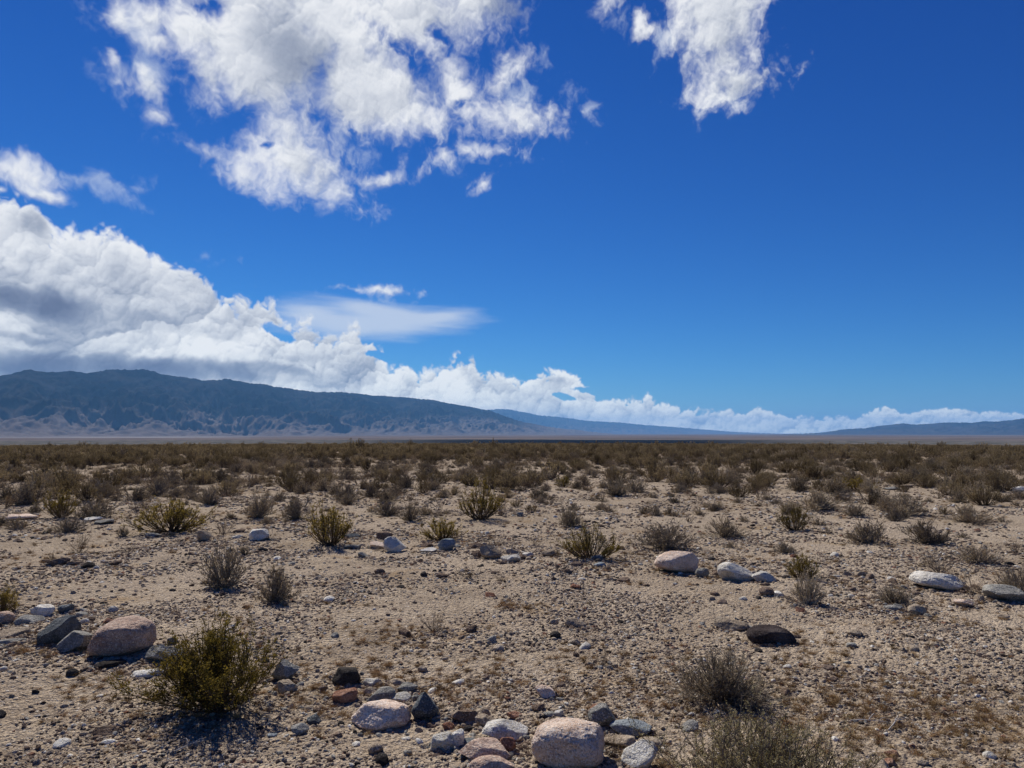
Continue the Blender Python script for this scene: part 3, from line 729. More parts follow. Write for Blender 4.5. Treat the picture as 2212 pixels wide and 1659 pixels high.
def shrub_shape(seed, kind, det):
    """wood and leaf meshes of a shrub about 1 wide and 1 high; det: 0 far, 1 middle, 2 near"""
    rs = np.random.RandomState(seed)
    q = {0: .13, 1: .50, 2: 1.}[det]; thick = {0: 3.4, 1: 1.7, 2: 1.}[det]
    def stems(n, th0, th1, base, h, bend, k=7, wob=.05):
        az = rs.rand(n)*2*np.pi; u = rs.rand(n); th = th0+(th1-th0)*u**.8
        # a few main directions so that the crown has lobes and gaps
        lob = rs.rand(5)*2*np.pi; az = np.where(rs.rand(n) < .55, lob[rs.randint(0, 5, n)]+rs.normal(size=n)*.35, az)
        hx = np.sin(th)*np.cos(az); hy = np.sin(th)*np.sin(az); hz = np.cos(th)
        s = np.linspace(0, 1, k)[None, :]; L = h(th)*rs.uniform(.72, 1.08, n)
        ex = s**(1-bend*.35); ez = s**(1+bend*.5)
        X = base*rs.normal(size=n)[:, None]*1+L[:, None]*hx[:, None]*ex; Y = base*rs.normal(size=n)[:, None]+L[:, None]*hy[:, None]*ex; Z = L[:, None]*hz[:, None]*ez
        P = np.stack([X, Y, Z], -1); P += np.cumsum(rs.normal(size=(n, k, 3))*wob/k, 1)*s[..., None]
        P[..., 2] = np.maximum(P[..., 2], 0); P[:, 0, 2] = -.02
        return P
    wood, leaf = [], []
    def W(P, r0, r1, sides=3):
        r = np.linspace(r0, r1, P.shape[1])[None, :]*rs.uniform(.7, 1.3, (len(P), 1))*thick; wood.append(tubes(P, r, sides))
    def L_(P, r0, r1):
        r = np.linspace(r0, r1, P.shape[1])[None, :]*rs.uniform(.7, 1.3, (len(P), 1))*thick; leaf.append(tubes(P, r, 3))
    I = lambda v: max(int(v*q), 6)
    if kind in ('creosote', 'brush'):
        S_ = stems(int(16+60*q), .05, 1.18, .05, lambda t: .86-.10*t, .7)
        W(S_, .0085, .003)
        A = grow(rs, S_, I(560), .22, 1, .42, .36, 5, .30, .25, .75); W(A, .0032, .0014)
        B = grow(rs, A, I(2600), .2, 1, .52, .46, 4, .3, .3, .8); L_(B, .0016, .0007)
        n = {0: 520, 1: 3800, 2: 20000}[det]; sz = {0: .070, 1: .031, 2: .0215}[det]
        leaf.append(leaves(rs, B, int(n*.75), sz, .25, .008)); leaf.append(leaves(rs, A, int(n*.25), sz, .5, .010))
    elif kind == 'bursage':
        S_ = stems(int(24+90*q), .05, 1.42, .04, lambda t: .62+.06*np.cos(t*3), .2, wob=.12)
        W(S_, .0065, .002)
        A = grow(rs, S_, I(800), .2, 1, .42, .38, 4, .25, .3, .8); W(A, .0036, .0016)
        B = grow(rs, A, I(3600), .15, 1, .48, .5, 3, .25, .3, .8); L_(B, .0023, .0012)
        n = {0: 300, 1: 2200, 2: 9000}[det]; sz = {0: .055, 1: .022, 2: .012}[det]
        leaf.append(leaves(rs, B, n, sz, .3, .006))
    elif kind == 'twiggy':
        S_ = stems(int(8+18*q), .05, 1.3, .03, lambda t: .72+0*t, .1, wob=.2)
        W(S_, .006, .002)
        A = grow(rs, S_, I(170), .15, 1, .5, .5, 4, .15, .4, .8); W(A, .0024, .001)
        B = grow(rs, A, I(600), .15, 1, .5, .6, 3, .1, .4, .8); L_(B, .0016, .0007)
        n = {0: 40, 1: 200, 2: 700}[det]; leaf.append(leaves(rs, B, n, {0: .045, 1: .018, 2: .011}[det], .3, .005))
    elif kind == 'sage':
        S_ = stems(int(40+130*q), .02, .95, .16, lambda t: .80-.1*t, .9, 9, wob=.16)
        W(S_, .0058, .0022)
        A = grow(rs, S_, I(900), .2, 1, .34, .42, 5, .7, .5, .8); W(A, .0034, .0015)
        B = grow(rs, A, I(2200), .1, 1, .42, .6, 4, .5, .5, .9); L_(B, .0020, .0011)
        n = {0: 200, 1: 1800, 2: 15000}[det]; sz = {0: .05, 1: .020, 2: .0155}[det]
        leaf.append(leaves(rs, B, int(n*.6), sz, .1, .004, 1.8)); leaf.append(leaves(rs, A, int(n*.4), sz, .2, .005, 1.8))
    return join(wood), join(leaf)
def plant_mat(name, ca, cb, cc, trans=0., spread=.25, rough=.85):
    m, T, b = material(name, rough)
    P = T.new('ShaderNodeNewGeometry').outputs['Position']; inf = T.new('ShaderNodeObjectInfo')
    n = T.noise(P, 26, 2, .6); big = T.noise(P, 3.5, 2, .5)
    f = T.math('ADD', n.outputs[0], T.math('MULTIPLY', T.math('SUBTRACT', inf.outputs['Random'], .5), .30))
    col = T.ramp(f, [(.32, ca), (.5, cb), (.68, cc)])
    br = T.math('ADD', 1-spread, T.math('MULTIPLY', T.math('ADD', inf.outputs['Random'], big.outputs[0]), spread))
    col = T.vmath('SCALE', col, br)
    T.put(b.inputs['Base Color'], col); b.inputs['Specular IOR Level'].default_value = .03
    if trans:
        tr = T.new('ShaderNodeBsdfTranslucent'); T.put(tr.inputs[0], T.vmath('MULTIPLY', col, (1.3, 1.15, .75)))
        mx = T.new('ShaderNodeMixShader'); mx.inputs[0].default_value = trans
        out = T.n['Material Output']; T.l.new(b.outputs[0], mx.inputs[1]); T.l.new(tr.outputs[0], mx.inputs[2]); T.l.new(mx.outputs[0], out.inputs[0])
    return m
PM = {
    'creosote': (plant_mat('creosote_wood', (0.060, 0.041, 0.026), (0.115, 0.080, 0.048), (0.190, 0.137, 0.088)),
                 plant_mat('creosote_leaf', (0.105, 0.083, 0.023), (0.185, 0.144, 0.035), (0.290, 0.224, 0.060), .42)),
    'brush': (plant_mat('brown_scrub_wood', (0.070, 0.051, 0.033), (0.130, 0.098, 0.063), (0.210, 0.161, 0.110)),
                 plant_mat('brown_scrub_leaf', (.150, .115, .068), (.235, .188, .118), (.345, .285, .190), .35)),
    'bursage': (plant_mat('grey_twig_wood', (0.108, 0.087, 0.065), (0.191, 0.157, 0.118), (0.319, 0.265, 0.198), 0.0),
                plant_mat('grey_twig_tips', (0.245, 0.203, 0.147), (0.358, 0.301, 0.222), (0.504, 0.432, 0.321), 0.35)),
    'twiggy': (plant_mat('dry_brown_wood', (0.090, 0.066, 0.044), (0.160, 0.122, 0.084), (0.250, 0.200, 0.145)),
               plant_mat('dry_brown_tips', (0.220, 0.157, 0.092), (0.318, 0.238, 0.146), (0.441, 0.342, 0.221), 0.35)),
    'sage': (plant_mat('sage_wood', (0.135, 0.098, 0.061), (0.224, 0.168, 0.111), (0.348, 0.271, 0.184), 0.0),
             plant_mat('sage_leaf', (.20, .172, .095), (.31, .270, .155), (.44, .395, .24), .35)),
}
_SH = {}
def shrub_meshes(kind, det, var):
    key = (kind, det, var)
    if key not in _SH:
        (wv, wf), (lv, lf) = shrub_shape(hash_(kind)+det*100+var*13, kind, det)
        allv = np.concatenate([wv, lv]); w = max(np.percentile(np.abs(allv[:, 0]), 96.5), np.percentile(np.abs(allv[:, 1]), 96.5))*2; h = np.percentile(allv[:, 2], 98.5)
        s = np.array([1/w, 1/w, 1/h]); _SH[key] = ((wv*s, wf), (lv*s, lf))
    return _SH[key]
def hash_(s): return sum((i+1)*ord(c) for i, c in enumerate(s)) % 997
_TPL = {}
KNAME = {'brush': 'scrub_bush', 'creosote': 'creosote_bush', 'bursage': 'bursage_bush', 'twiggy': 'dry_bush', 'sage': 'sage_bush'}
KCAT = {'brush': 'bush', 'creosote': 'bush', 'bursage': 'bush', 'twiggy': 'dry bush', 'sage': 'bush'}
def shrub(kind, det, var, loc, rz, scale, label, group=None):
    """a bush: an Empty at its foot over its stems and its foliage; copies share the two meshes"""
    key = (kind, det, var)
    if key not in _TPL:
        (wv, wf), (lv, lf) = shrub_meshes(*key)
        r = bpy.data.objects.new(KNAME[kind], None); COL.objects.link(r)
        a = mesh_obj('stem', wv, wf, PM[kind][0], r); b = mesh_obj('foliage', lv, lf, PM[kind][1], r)
        _TPL[key] = (r, a, b)
    else:
        r0, a0, b0 = _TPL[key]
        r = r0.copy(); COL.objects.link(r)
        for c0 in (a0, b0):
            c = c0.copy(); COL.objects.link(c); c.parent = r
    r.location = loc; r.rotation_euler = (0, 0, rz); r.scale = scale
    for k in ('group',):
        if k in r: del r[k]
    tag(r, label, KCAT[kind], group); return r
# (base x, base y, width, height in the photograph, kind, label)
SHRUBS = [
 (474,1530,282,170,'creosote','big yellow-green creosote bush beside the large pink boulder, casting a black shadow'),
 (1650,1748,380,160,'sage','tall olive-grey bush with curling stems cut off by the bottom edge at right'),
 (1555,1521,200,108,'bursage','round grey spiky bush on the gravel, between the black porous rock and the bottom bush'),
 (1325,1640,56,58,'twiggy','wiry dry plant squeezed between the biggest pink boulder and the pale red-patched rock'),
 (1142,1625,60,26,'twiggy','low tangle of dry twigs at the left foot of the biggest pink boulder'),
 (6,1322,62,58,'creosote','yellowish bush cut off by the left edge above the pink-brown block'),
 (936,1370,58,48,'twiggy','small grey tuft alone in the middle of the gravel flat'),
 (1297,1440,44,44,'twiggy','very sparse dry sprig on the sand behind the biggest pink boulder'),
 (1740,1307,74,66,'bursage','grey bush right of the round dark brown stone, lowest of the two growing in line'),
 (1732,1250,60,52,'creosote','brown-olive bush standing directly behind the grey bush right of the white tilted boulder'),
 (1929,1302,88,42,'bursage','pale grey low bush above three stones in a row at right'),
 (2101,1282,60,46,'twiggy','sparse dry bush touching the right side of the broad white boulder'),
 (2198,1280,84,54,'bursage','grey bush cut off by the right edge above the low grey boulder'),
 (2030,1240,112,46,'twiggy','wide straw-coloured bush behind the broad white boulder'),
 (2113,1219,82,36,'bursage','low grey bush right of the wide straw-coloured bush'),
 (2195,1196,52,38,'twiggy','brown-grey bush at the right edge in the middle distance'),
 (1693,1195,46,24,'bursage','small grey bush behind the brown-olive bush right of the tilted boulder'),
 (2003,1176,96,50,'bursage','dense grey bush, right one of a touching pair at right'),
 (1881,1180,96,50,'bursage','loose grey bush, left one of a touching pair at right'),
 (1438,1184,122,56,'bursage','large grey dome bush directly behind the pink mid-distance boulder'),
 (1564,1156,98,44,'bursage','spreading grey bush right of the large grey dome bush'),
 (1717,1148,64,55,'creosote','brown vase-shaped bush with a thin shadow to its right'),
 (1276,1212,117,74,'creosote','forked olive bush with two crowns left of the pink mid-distance boulder'),
 (1227,1135,62,44,'bursage','grey bush with a yellowish top behind the forked olive bush'),
 (1155,1177,38,26,'twiggy','small sparse plant left of the forked olive bush'),
 (1016,1254,64,36,'twiggy','dark low twiggy plant on the gravel flat, left one of two'),
 (1086,1260,46,20,'twiggy','dark flattened twigs on the gravel flat, right one of two'),
 (1038,1126,84,84,'creosote','tall dark-stemmed olive bush, tallest in the centre of the picture'),
 (1084,1118,44,46,'twiggy','leafless grey bush growing against the right side of the tallest centre bush'),
 (957,1164,84,48,'creosote','olive bush directly behind the rounded light grey rock'),
 (887,1130,52,38,'bursage','small dark-based grey bush left of the tallest centre bush'),
 (835,1111,60,34,'bursage','pale grey bush left of the small dark-based grey bush'),
 (939,1118,44,42,'twiggy','thin grey bush with bare stems just left of the tallest centre bush'),
 (887,1083,34,28,'twiggy','small upright grey-brown bush behind the thin bare-stemmed bush'),
 (849,1078,28,20,'bursage','small grey round bush behind the pale grey bush in the centre left'),
 (929,1052,58,36,'brush','dark bush behind the small upright bush in the centre'),
 (863,1034,38,22,'brush','rust-olive bush far back left of the centre'),
 (1020,1052,62,32,'brush','grey-olive bush directly behind the tallest centre bush'),
 (1099,1059,62,34,'brush','olive bush right of and behind the tallest centre bush'),
 (1179,1062,26,18,'bursage','small grey ball-shaped bush on open ground in the centre'),
 (1217,1052,38,26,'creosote','small yellow-green bush on open ground right of the centre'),
 (1259,1047,32,22,'bursage','small grey bush right of the small yellow-green bush'),
 (1332,1073,64,40,'bursage','grey-olive bush on open ground, well behind the grey bush with a yellowish top'),
 (1189,1092,32,20,'twiggy','short dry bush behind the grey bush with a yellowish top'),
 (1311,1107,44,24,'twiggy','short brown plant left of two tiny grey tufts'),
 (1415,1118,30,26,'bursage','tiny grey tuft, left one of two behind the large grey dome bush'),
 (1446,1117,24,18,'bursage','tiny grey tuft, right one of two behind the large grey dome bush'),
 (1544,1105,28,16,'bursage','small low tuft behind the spreading grey bush'),
 (1638,1076,34,30,'twiggy','small brown upright bush behind the brown vase-shaped bush'),
 (1658,1095,18,12,'twiggy','tiny dark sprig right in front of the small brown upright bush'),
 (1595,1087,30,14,'bursage','low grey tuft left of the small brown upright bush'),
 (1760,1105,104,42,'bursage','wide grey bush right of the brown vase-shaped bush'),
 (1815,1084,50,24,'bursage','grey bush between the wide grey bush and the far line of slabs'),
 (1878,1091,72,34,'bursage','grey dome bush in front of the far line of slabs'),
 (1952,1110,88,44,'bursage','large grey bush, upper one of an overlapping pair at right'),
 (1934,1126,54,30,'bursage','grey bush, lower one of an overlapping pair at right'),
 (2097,1125,80,38,'bursage','grey bush alone on sandy ground at far right'),
 (2125,1093,64,48,'brush','olive bush at far right with a bare brown left side'),
 (2070,1066,42,26,'brush','small olive bush left of the olive bush at far right'),
 (2174,1062,64,34,'brush','wide olive bush close to the right edge'),
 (1850,1062,76,32,'creosote','yellow-olive bush above the far line of slabs'),
 (2027,1078,38,24,'twiggy','brown bush between the grey pair and the olive bushes at far right'),
 (1952,1047,64,28,'brush','brown-olive bush behind the far line of slabs'),
 (1650,1050,44,30,'brush','brown-olive bush behind the small brown upright bush'),
 (1548,1057,84,46,'brush','big dark olive bush right of the open sandy patch'),
 (1587,1053,34,20,'bursage','grey bush touching the right side of the big dark olive bush'),
 (1411,1030,68,42,'brush','very dark green bush standing out far back right of the centre'),
 (1701,1021,44,24,'brush','small dark bush standing out far back at right'),
 (712,1179,128,88,'creosote','second yellow-green bush, left of the white wedge rock'),
 (371,1149,142,70,'creosote','wide brown-green bush left of the blocky grey-white stone'),
 (486,1268,118,88,'bursage','large grey bush on the gravel, left one of two in the left foreground'),
 (590,1304,88,76,'bursage','smaller pale grey bush on the gravel, right one of two in the left foreground'),
 (559,1116,68,54,'bursage','dark grey bush behind the blocky grey-white stone'),
 (646,1119,70,48,'bursage','grey rounded bush behind the second yellow-green bush'),
 (173,1192,74,46,'twiggy','dry grey bush above the row of dark stones at the left'),
 (146,1151,74,34,'bursage','low grey bush beside the pale flat slabs at the left'),
 (132,1121,78,58,'creosote','tall straw-olive bush behind the pale flat slabs at the left'),
 (200,1121,96,38,'bursage','wide grey bush right of the tall straw-olive bush'),
 (267,1156,28,24,'bursage','small grey dome bush left of the wide brown-green bush'),
 (278,1196,60,22,'twiggy','low dark twigs on the gravel below the small grey dome bush'),
 (62,1090,90,52,'bursage','large grey bush near the left edge in the middle distance'),
 (12,1097,44,32,'twiggy','rust-coloured bush at the left edge'),
 (222,1076,90,38,'bursage','spread-out grey bush behind the wide grey bush at the left'),
 (288,1083,64,32,'bursage','grey bush right of the spread-out grey bush at the left'),
 (451,1090,58,38,'bursage','grey bush behind and right of the wide brown-green bush'),
 (490,1073,70,42,'brush','brown-olive bush behind the dark grey bush at the left'),
 (139,1049,96,38,'brush','wide dark olive bush far back at the left'),
 (205,1055,44,24,'bursage','dark grey bush right of the wide dark olive bush'),
 (604,1086,34,22,'bursage','small dark grey bush left of the grey rounded bush'),
 (618,1053,64,38,'brush','olive-brown bush far back, left of the centre'),
 (312,1032,64,32,'brush','dark bush far back at the left, above the wide brown-green bush'),
 (399,1039,54,28,'brush','brown bush far back, right of the dark bush at the left'),
 (448,1039,54,30,'brush','brown bush far back, farther right of the dark bush at the left'),
 (483,1157,54,38,'twiggy','sparse brown plant between the upright tan stone and the blocky grey-white stone'),
 (750,1090,46,24,'bursage','grey bush behind the second yellow-green bush, to its right'),
 (700,1060,60,30,'bursage','pale grey bush far behind the second yellow-green bush'),
 (40,1150,60,26,'twiggy','brown low brush beside the long pinkish slab'),
]
def place_shrub(i, spec):
    px, py, w, h, kind, label = spec
    p = at(px, py); sc = p.y/FD; W_ = w*sc; al = math.atan2(EYE, p.y)
    H_ = h*sc*.98/math.cos(al)-W_*.12*math.sin(al)
    u = Vector((p.x, p.y, 0)).normalized(); q = p+u*W_*.14; q.z = float(ground_z(q.x, q.y))-.01
    rs = random.Random(i*11+5)
    det = 2 if (h > 80 and p.y < 7.5) else 1
    SPOTS.append((q.x, q.y, W_*.45))
    var = i % (2 if det == 2 else 5)
    return shrub(kind, det, var, q, rs.uniform(0, 6.28), (W_, W_*rs.uniform(.85, 1.05), H_), label)
# ------------------------------------------------------------------ everything the photograph shows one by one
for i, s_ in enumerate(ROCKS): place_rock(i, s_)
ROCKSPOTS = [t for t in SPOTS if math.hypot(t[0], t[1]) < 11.5]
for i, s_ in enumerate(SHRUBS): place_shrub(i, s_)

# bushes of the belt behind: each its own thing as long as they can be told apart
rng = np.random.RandomState(5)
def free(x, y, r, spots):
    return all((x-a)**2+(y-b)**2 > (r+c)**2*.8 for a, b, c in spots)
ZONE = (('below the dark mountains', -9, -.13), ('below the gap between mountains', -.13, .36), ('below the pale right-hand mountains', .36, 9))
def make_one_mesh_shrub(kind, var, det=0):
    (wv, wf), (lv, lf) = shrub_meshes(kind, det, var)
    V, F = join([(wv, wf), (lv, lf)])
    return V, F, np.concatenate([np.zeros(len(wf), int), np.ones(len(lf), int)])
_FAR = {}
def far_shrub(kind, var, loc, rz, scale, label, group, det=0):
    key = (kind, var, det)
    if key not in _FAR:
        V, F, mi = make_one_mesh_shrub(kind, var, det)
        o = mesh_obj(KNAME[kind], V, F, list(PM[kind]), midx=mi); _FAR[key] = o
    else:
        o = _FAR[key].copy(); COL.objects.link(o)
    o.location = loc; o.rotation_euler = (0, 0, rz); o.scale = scale
    return tag(o, label, KCAT[kind], group)
cand = []
R0, R1 = 15.0, 36.
dens = lambda r: np.interp(r, [11, 14, 18, 22, 30, 400], [.05, .12, .38, .75, 1., 1.])
n_try = 9000
rr = np.sqrt(rng.rand(n_try)*(R1**2-R0**2)+R0**2); aa = rng.uniform(-.66, .66, n_try)
keep = rng.rand(n_try) < dens(rr)*(.66*(R1**2-R0**2))/n_try
n_ind = 0
for r, a in sorted(zip(rr[keep], aa[keep])):
    if n_ind >= 205: break
    x, y = r*math.sin(a), r*math.cos(a)
    w = rng.uniform(.25, .62) if r < 20 else rng.uniform(.35, .85)
    if not free(x, y, w*.35, SPOTS): continue
    kind = rng.choice(['bursage', 'brush', 'twiggy'], p=[.50, .30, .20]); h = w*rng.uniform(.45, .75)*(1.1 if kind == 'brush' else .85)
    zone = [z[0] for z in ZONE if z[1] <= a < z[2]][0]; far_off = n_ind > 120
    look = {'bursage': 'low grey bush', 'brush': 'brown-olive bush', 'twiggy': 'dry brown bush'}[kind]
    where = 'in the crowded scrub belt' if far_off else 'amid the scattered bushes'
    z = float(ground_z(x, y))-.01
    lab, grp = f'{look} {where}, {zone}', f'{look}es {where}, {zone}'
    sc_ = (w, w*rng.uniform(.8, 1.1), h)
    if not far_off: shrub(kind, 1, int(rng.randint(5)), (x, y, z), rng.rand()*6.28, sc_, lab, grp)
    else: far_shrub(kind, int(rng.randint(4)), (x, y, z), rng.rand()*6.28, sc_, lab, grp, 0 if n_ind > 170 else 1)
    SPOTS.append((x, y, w*.45)); n_ind += 1; r_last = r
print('individual belt bushes', n_ind, 'out to', r_last)

# ------------------------------------------------------------------ scatter of what nobody could count, on points with geometry nodes
def scatter(name, pts, rot, scl, idx, sources):
    me = bpy.data.meshes.new(name); me.vertices.add(len(pts)); me.vertices.foreach_set('co', np.asarray(pts, np.float32).ravel())
    for nm, ty, dat in (('rot', 'FLOAT_VECTOR', rot), ('scl', 'FLOAT_VECTOR', scl)):
        me.attributes.new(nm, ty, 'POINT').data.foreach_set('vector', np.asarray(dat, np.float32).ravel())
    me.attributes.new('idx', 'INT', 'POINT').data.foreach_set('value', np.asarray(idx, np.int32))
    o = bpy.data.objects.new(name, me); COL.objects.link(o)
    g = bpy.data.node_groups.new(name, 'GeometryNodeTree'); g.is_modifier = True
    g.interface.new_socket('Geometry', in_out='INPUT', socket_type='NodeSocketGeometry'); g.interface.new_socket('Geometry', in_out='OUTPUT', socket_type='NodeSocketGeometry')
    N = g.nodes; L = g.links; gi = N.new('NodeGroupInput'); go = N.new('NodeGroupOutput')
    mp = N.new('GeometryNodeMeshToPoints'); L.new(gi.outputs[0], mp.inputs[0])
    gt = N.new('GeometryNodeGeometryToInstance')
    for s in reversed(sources):
        oi = N.new('GeometryNodeObjectInfo'); oi.inputs['Object'].default_value = s; oi.inputs['As Instance'].default_value = True; oi.transform_space = 'ORIGINAL'
        L.new(oi.outputs['Geometry'], gt.inputs[0])
    def att(nm, ty):
        a = N.new('GeometryNodeInputNamedAttribute'); a.data_type = ty; a.inputs['Name'].default_value = nm; return a.outputs[0]
    ip = N.new('GeometryNodeInstanceOnPoints'); L.new(mp.outputs[0], ip.inputs['Points'])
    j = N.new('GeometryNodeJoinGeometry')
    for s in list(N):
        if s.bl_idname == 'GeometryNodeObjectInfo': L.new(s.outputs['Geometry'], j.inputs[0])
    N.remove(gt)
    L.new(j.outputs[0], ip.inputs['Instance']); ip.inputs['Pick Instance'].default_value = True
    L.new(att('idx', 'INT'), ip.inputs['Instance Index'])
    er = N.new('FunctionNodeEulerToRotation'); L.new(att('rot', 'FLOAT_VECTOR'), er.inputs[0]); L.new(er.outputs[0], ip.inputs['Rotation'])
    L.new(att('scl', 'FLOAT_VECTOR'), ip.inputs['Scale']); L.new(ip.outputs[0], go.inputs[0])
    md = o.modifiers.new('scatter', 'NODES'); md.node_group = g
    return tag(o, kind='stuff')

# the far scrub
def sources(det):
    it = sorted((k, o) for k, o in _FAR.items() if k[2] == det) if 0 else [(k, _FAR[k]) for k in sorted(_FAR) if k[2] == det]
    return [k[0] for k, o in it], [o for k, o in it]
def far_brush():
    k1, s1 = sources(1); k0, s0 = sources(0); src = s1+s0; kinds = np.array(k1+k0); near = np.array([1]*len(s1)+[0]*len(s0), bool)
    R = np.array([r_last-2.0, 470.]); dmax = 1.25; n = int(dmax*.76*(R[1]**2-R[0]**2))
    r = np.sqrt(rng.rand(n)*(R[1]**2-R[0]**2)+R[0]**2); a = rng.uniform(-.76, .76, n)
    den = np.interp(r, [18, 24, 34, 60, 120, 250, 470], [.42, .58, .72, .78, .60, .40, .26])/dmax
    x, y = r*np.sin(a), r*np.cos(a)
    patch = fbm(x*.10, y*.10, 3, .5, 77)
    ok = (rng.rand(n) < den)&(rng.rand(n) < .80+2.2*patch)
    x, y, r = x[ok], y[ok], r[ok]; n = len(x)
    pc = np.interp(r, [20, 45, 85], [.24, .50, .93])+fbm(x*.05, y*.05, 2, .5, 91)*.8*(r < 90)
    isC = rng.rand(n) < pc; u = rng.rand(n)
    idx = np.zeros(n, int)
    for nr in (True, False):
        for kd in ('C', 'G'):
            pool = [i for i in range(len(src)) if near[i] == nr and (kinds[i] == 'brush') == (kd == 'C')] or [i for i in range(len(src)) if (kinds[i] == 'brush') == (kd == 'C')]
            m = ((r < 62) == nr)&(isC == (kd == 'C')); idx[m] = np.array(pool)[(u[m]*len(pool)).astype(int)]
    w = rng.uniform(.40, 1.05, n)*np.interp(r, [20, 60, 150, 470], [.85, 1.05, 1.3, 1.8]); h = w*rng.uniform(.42, .78, n)*np.where(isC, 1.08, .8)*np.interp(r, [60, 300], [1, .62])
    # low dry growth filling the ground between the bushes
    n2 = 9000; r2 = np.sqrt(rng.rand(n2)*(75**2-9.5**2)+9.5**2); a2 = rng.uniform(-.74, .74, n2); x2, y2 = r2*np.sin(a2), r2*np.cos(a2)
    k2 = rng.rand(n2) < np.clip(np.interp(r2, [9.5, 14, 22], [.15, .5, 1.])*(.75+1.6*fbm(x2*.35, y2*.35, 3, .55, 55)), 0, 1)
    x2, y2, r2 = x2[k2], y2[k2], r2[k2]; n2 = len(x2); pool = [i for i in range(len(src)) if kinds[i] != 'brush']
    w2 = rng.uniform(.12, .34, n2)*np.interp(r2, [10, 40], [.8, 1.5])
    x = np.concatenate([x, x2]); y = np.concatenate([y, y2]); w = np.concatenate([w, w2]); h = np.concatenate([h, w2*rng.uniform(.3, .6, n2)]); idx = np.concatenate([idx, np.array(pool)[rng.randint(0, len(pool), n2)]]); n = len(x)
    tall = (rng.rand(len(w)) < .025)&(np.hypot(x, y) > 70); h = np.where(tall, h*1.7, h); w = np.where(tall, w*1.2, w)
    z = ground_z(x, y)-.02
    rot = np.stack([np.zeros(n), np.zeros(n), rng.rand(n)*6.28], 1)
    print('far brush', n)
    return scatter('desert_brush', np.stack([x, y, z], 1), rot, np.stack([w, w*rng.uniform(.8, 1.1, n), h], 1), idx, src)
far_brush()

# ------------------------------------------------------------------ loose stones
PEB = ['brown', 'tan', 'grey', 'dark', 'tan', 'white', 'brown', 'red', 'tan', 'brown']
ADJ = {'brown': 'brown', 'tan': 'tan', 'grey': 'grey', 'dark': 'dark', 'white': 'pale', 'red': 'reddish'}
peb_src = []
_st = []
for k, c in enumerate(PEB):
    V, F = rock_shape(500+k, 3, 9, 16., .05, 0., .02)
    V[:, 2] -= .42
    _st.append((V, F, c))
n_st = 0
tries = 0
while n_st < 184 and tries < 4000:
    tries += 1
    r = math.sqrt(rng.rand()*(11.5**2-3.4**2)+3.4**2) if n_st > 60 else rng.uniform(3.45, 6.5)
    a = rng.uniform(-.62, .62); x, y = r*math.sin(a), r*math.cos(a)
    if n_st % 2:                                  # every other one lies near a larger rock
        cx, cy, rad = ROCKSPOTS[rng.randint(len(ROCKSPOTS))]; q = rad+rng.uniform(.03, .30); th = rng.rand()*6.28; x, y = cx+q*math.cos(th), cy+q*math.sin(th); r = math.hypot(x, y)
    s = rng.uniform(.035, .075)*(1+r*.05)
    if not free(x, y, s*.5, SPOTS): continue
    k = n_st % 10 if n_st < 10 else int(rng.randint(10)); V, F, c = _st[k]
    if len(peb_src) <= k and n_st < 10:
        o = mesh_obj('stone', V, F, ROCK[c], smooth=False); peb_src.append(o)
    else:
        o = peb_src[k].copy(); COL.objects.link(o)
    o.location = (x, y, float(ground_z(x, y))); o.rotation_euler = (rng.uniform(-.25, .25), rng.uniform(-.25, .25), rng.rand()*6.28)
    o.scale = (s*rng.uniform(.9, 1.5), s, s*rng.uniform(.5, .9))
    where = 'near the biggest boulders' if r < 5.2 else 'on the open gravel flat' if r < 8.5 else 'along the rock line'
    tag(o, f'small {ADJ[c]} stone lying loose {where}', 'stone', f'small {ADJ[c]} stones lying loose {where}')
    SPOTS.append((x, y, s*.5)); n_st += 1
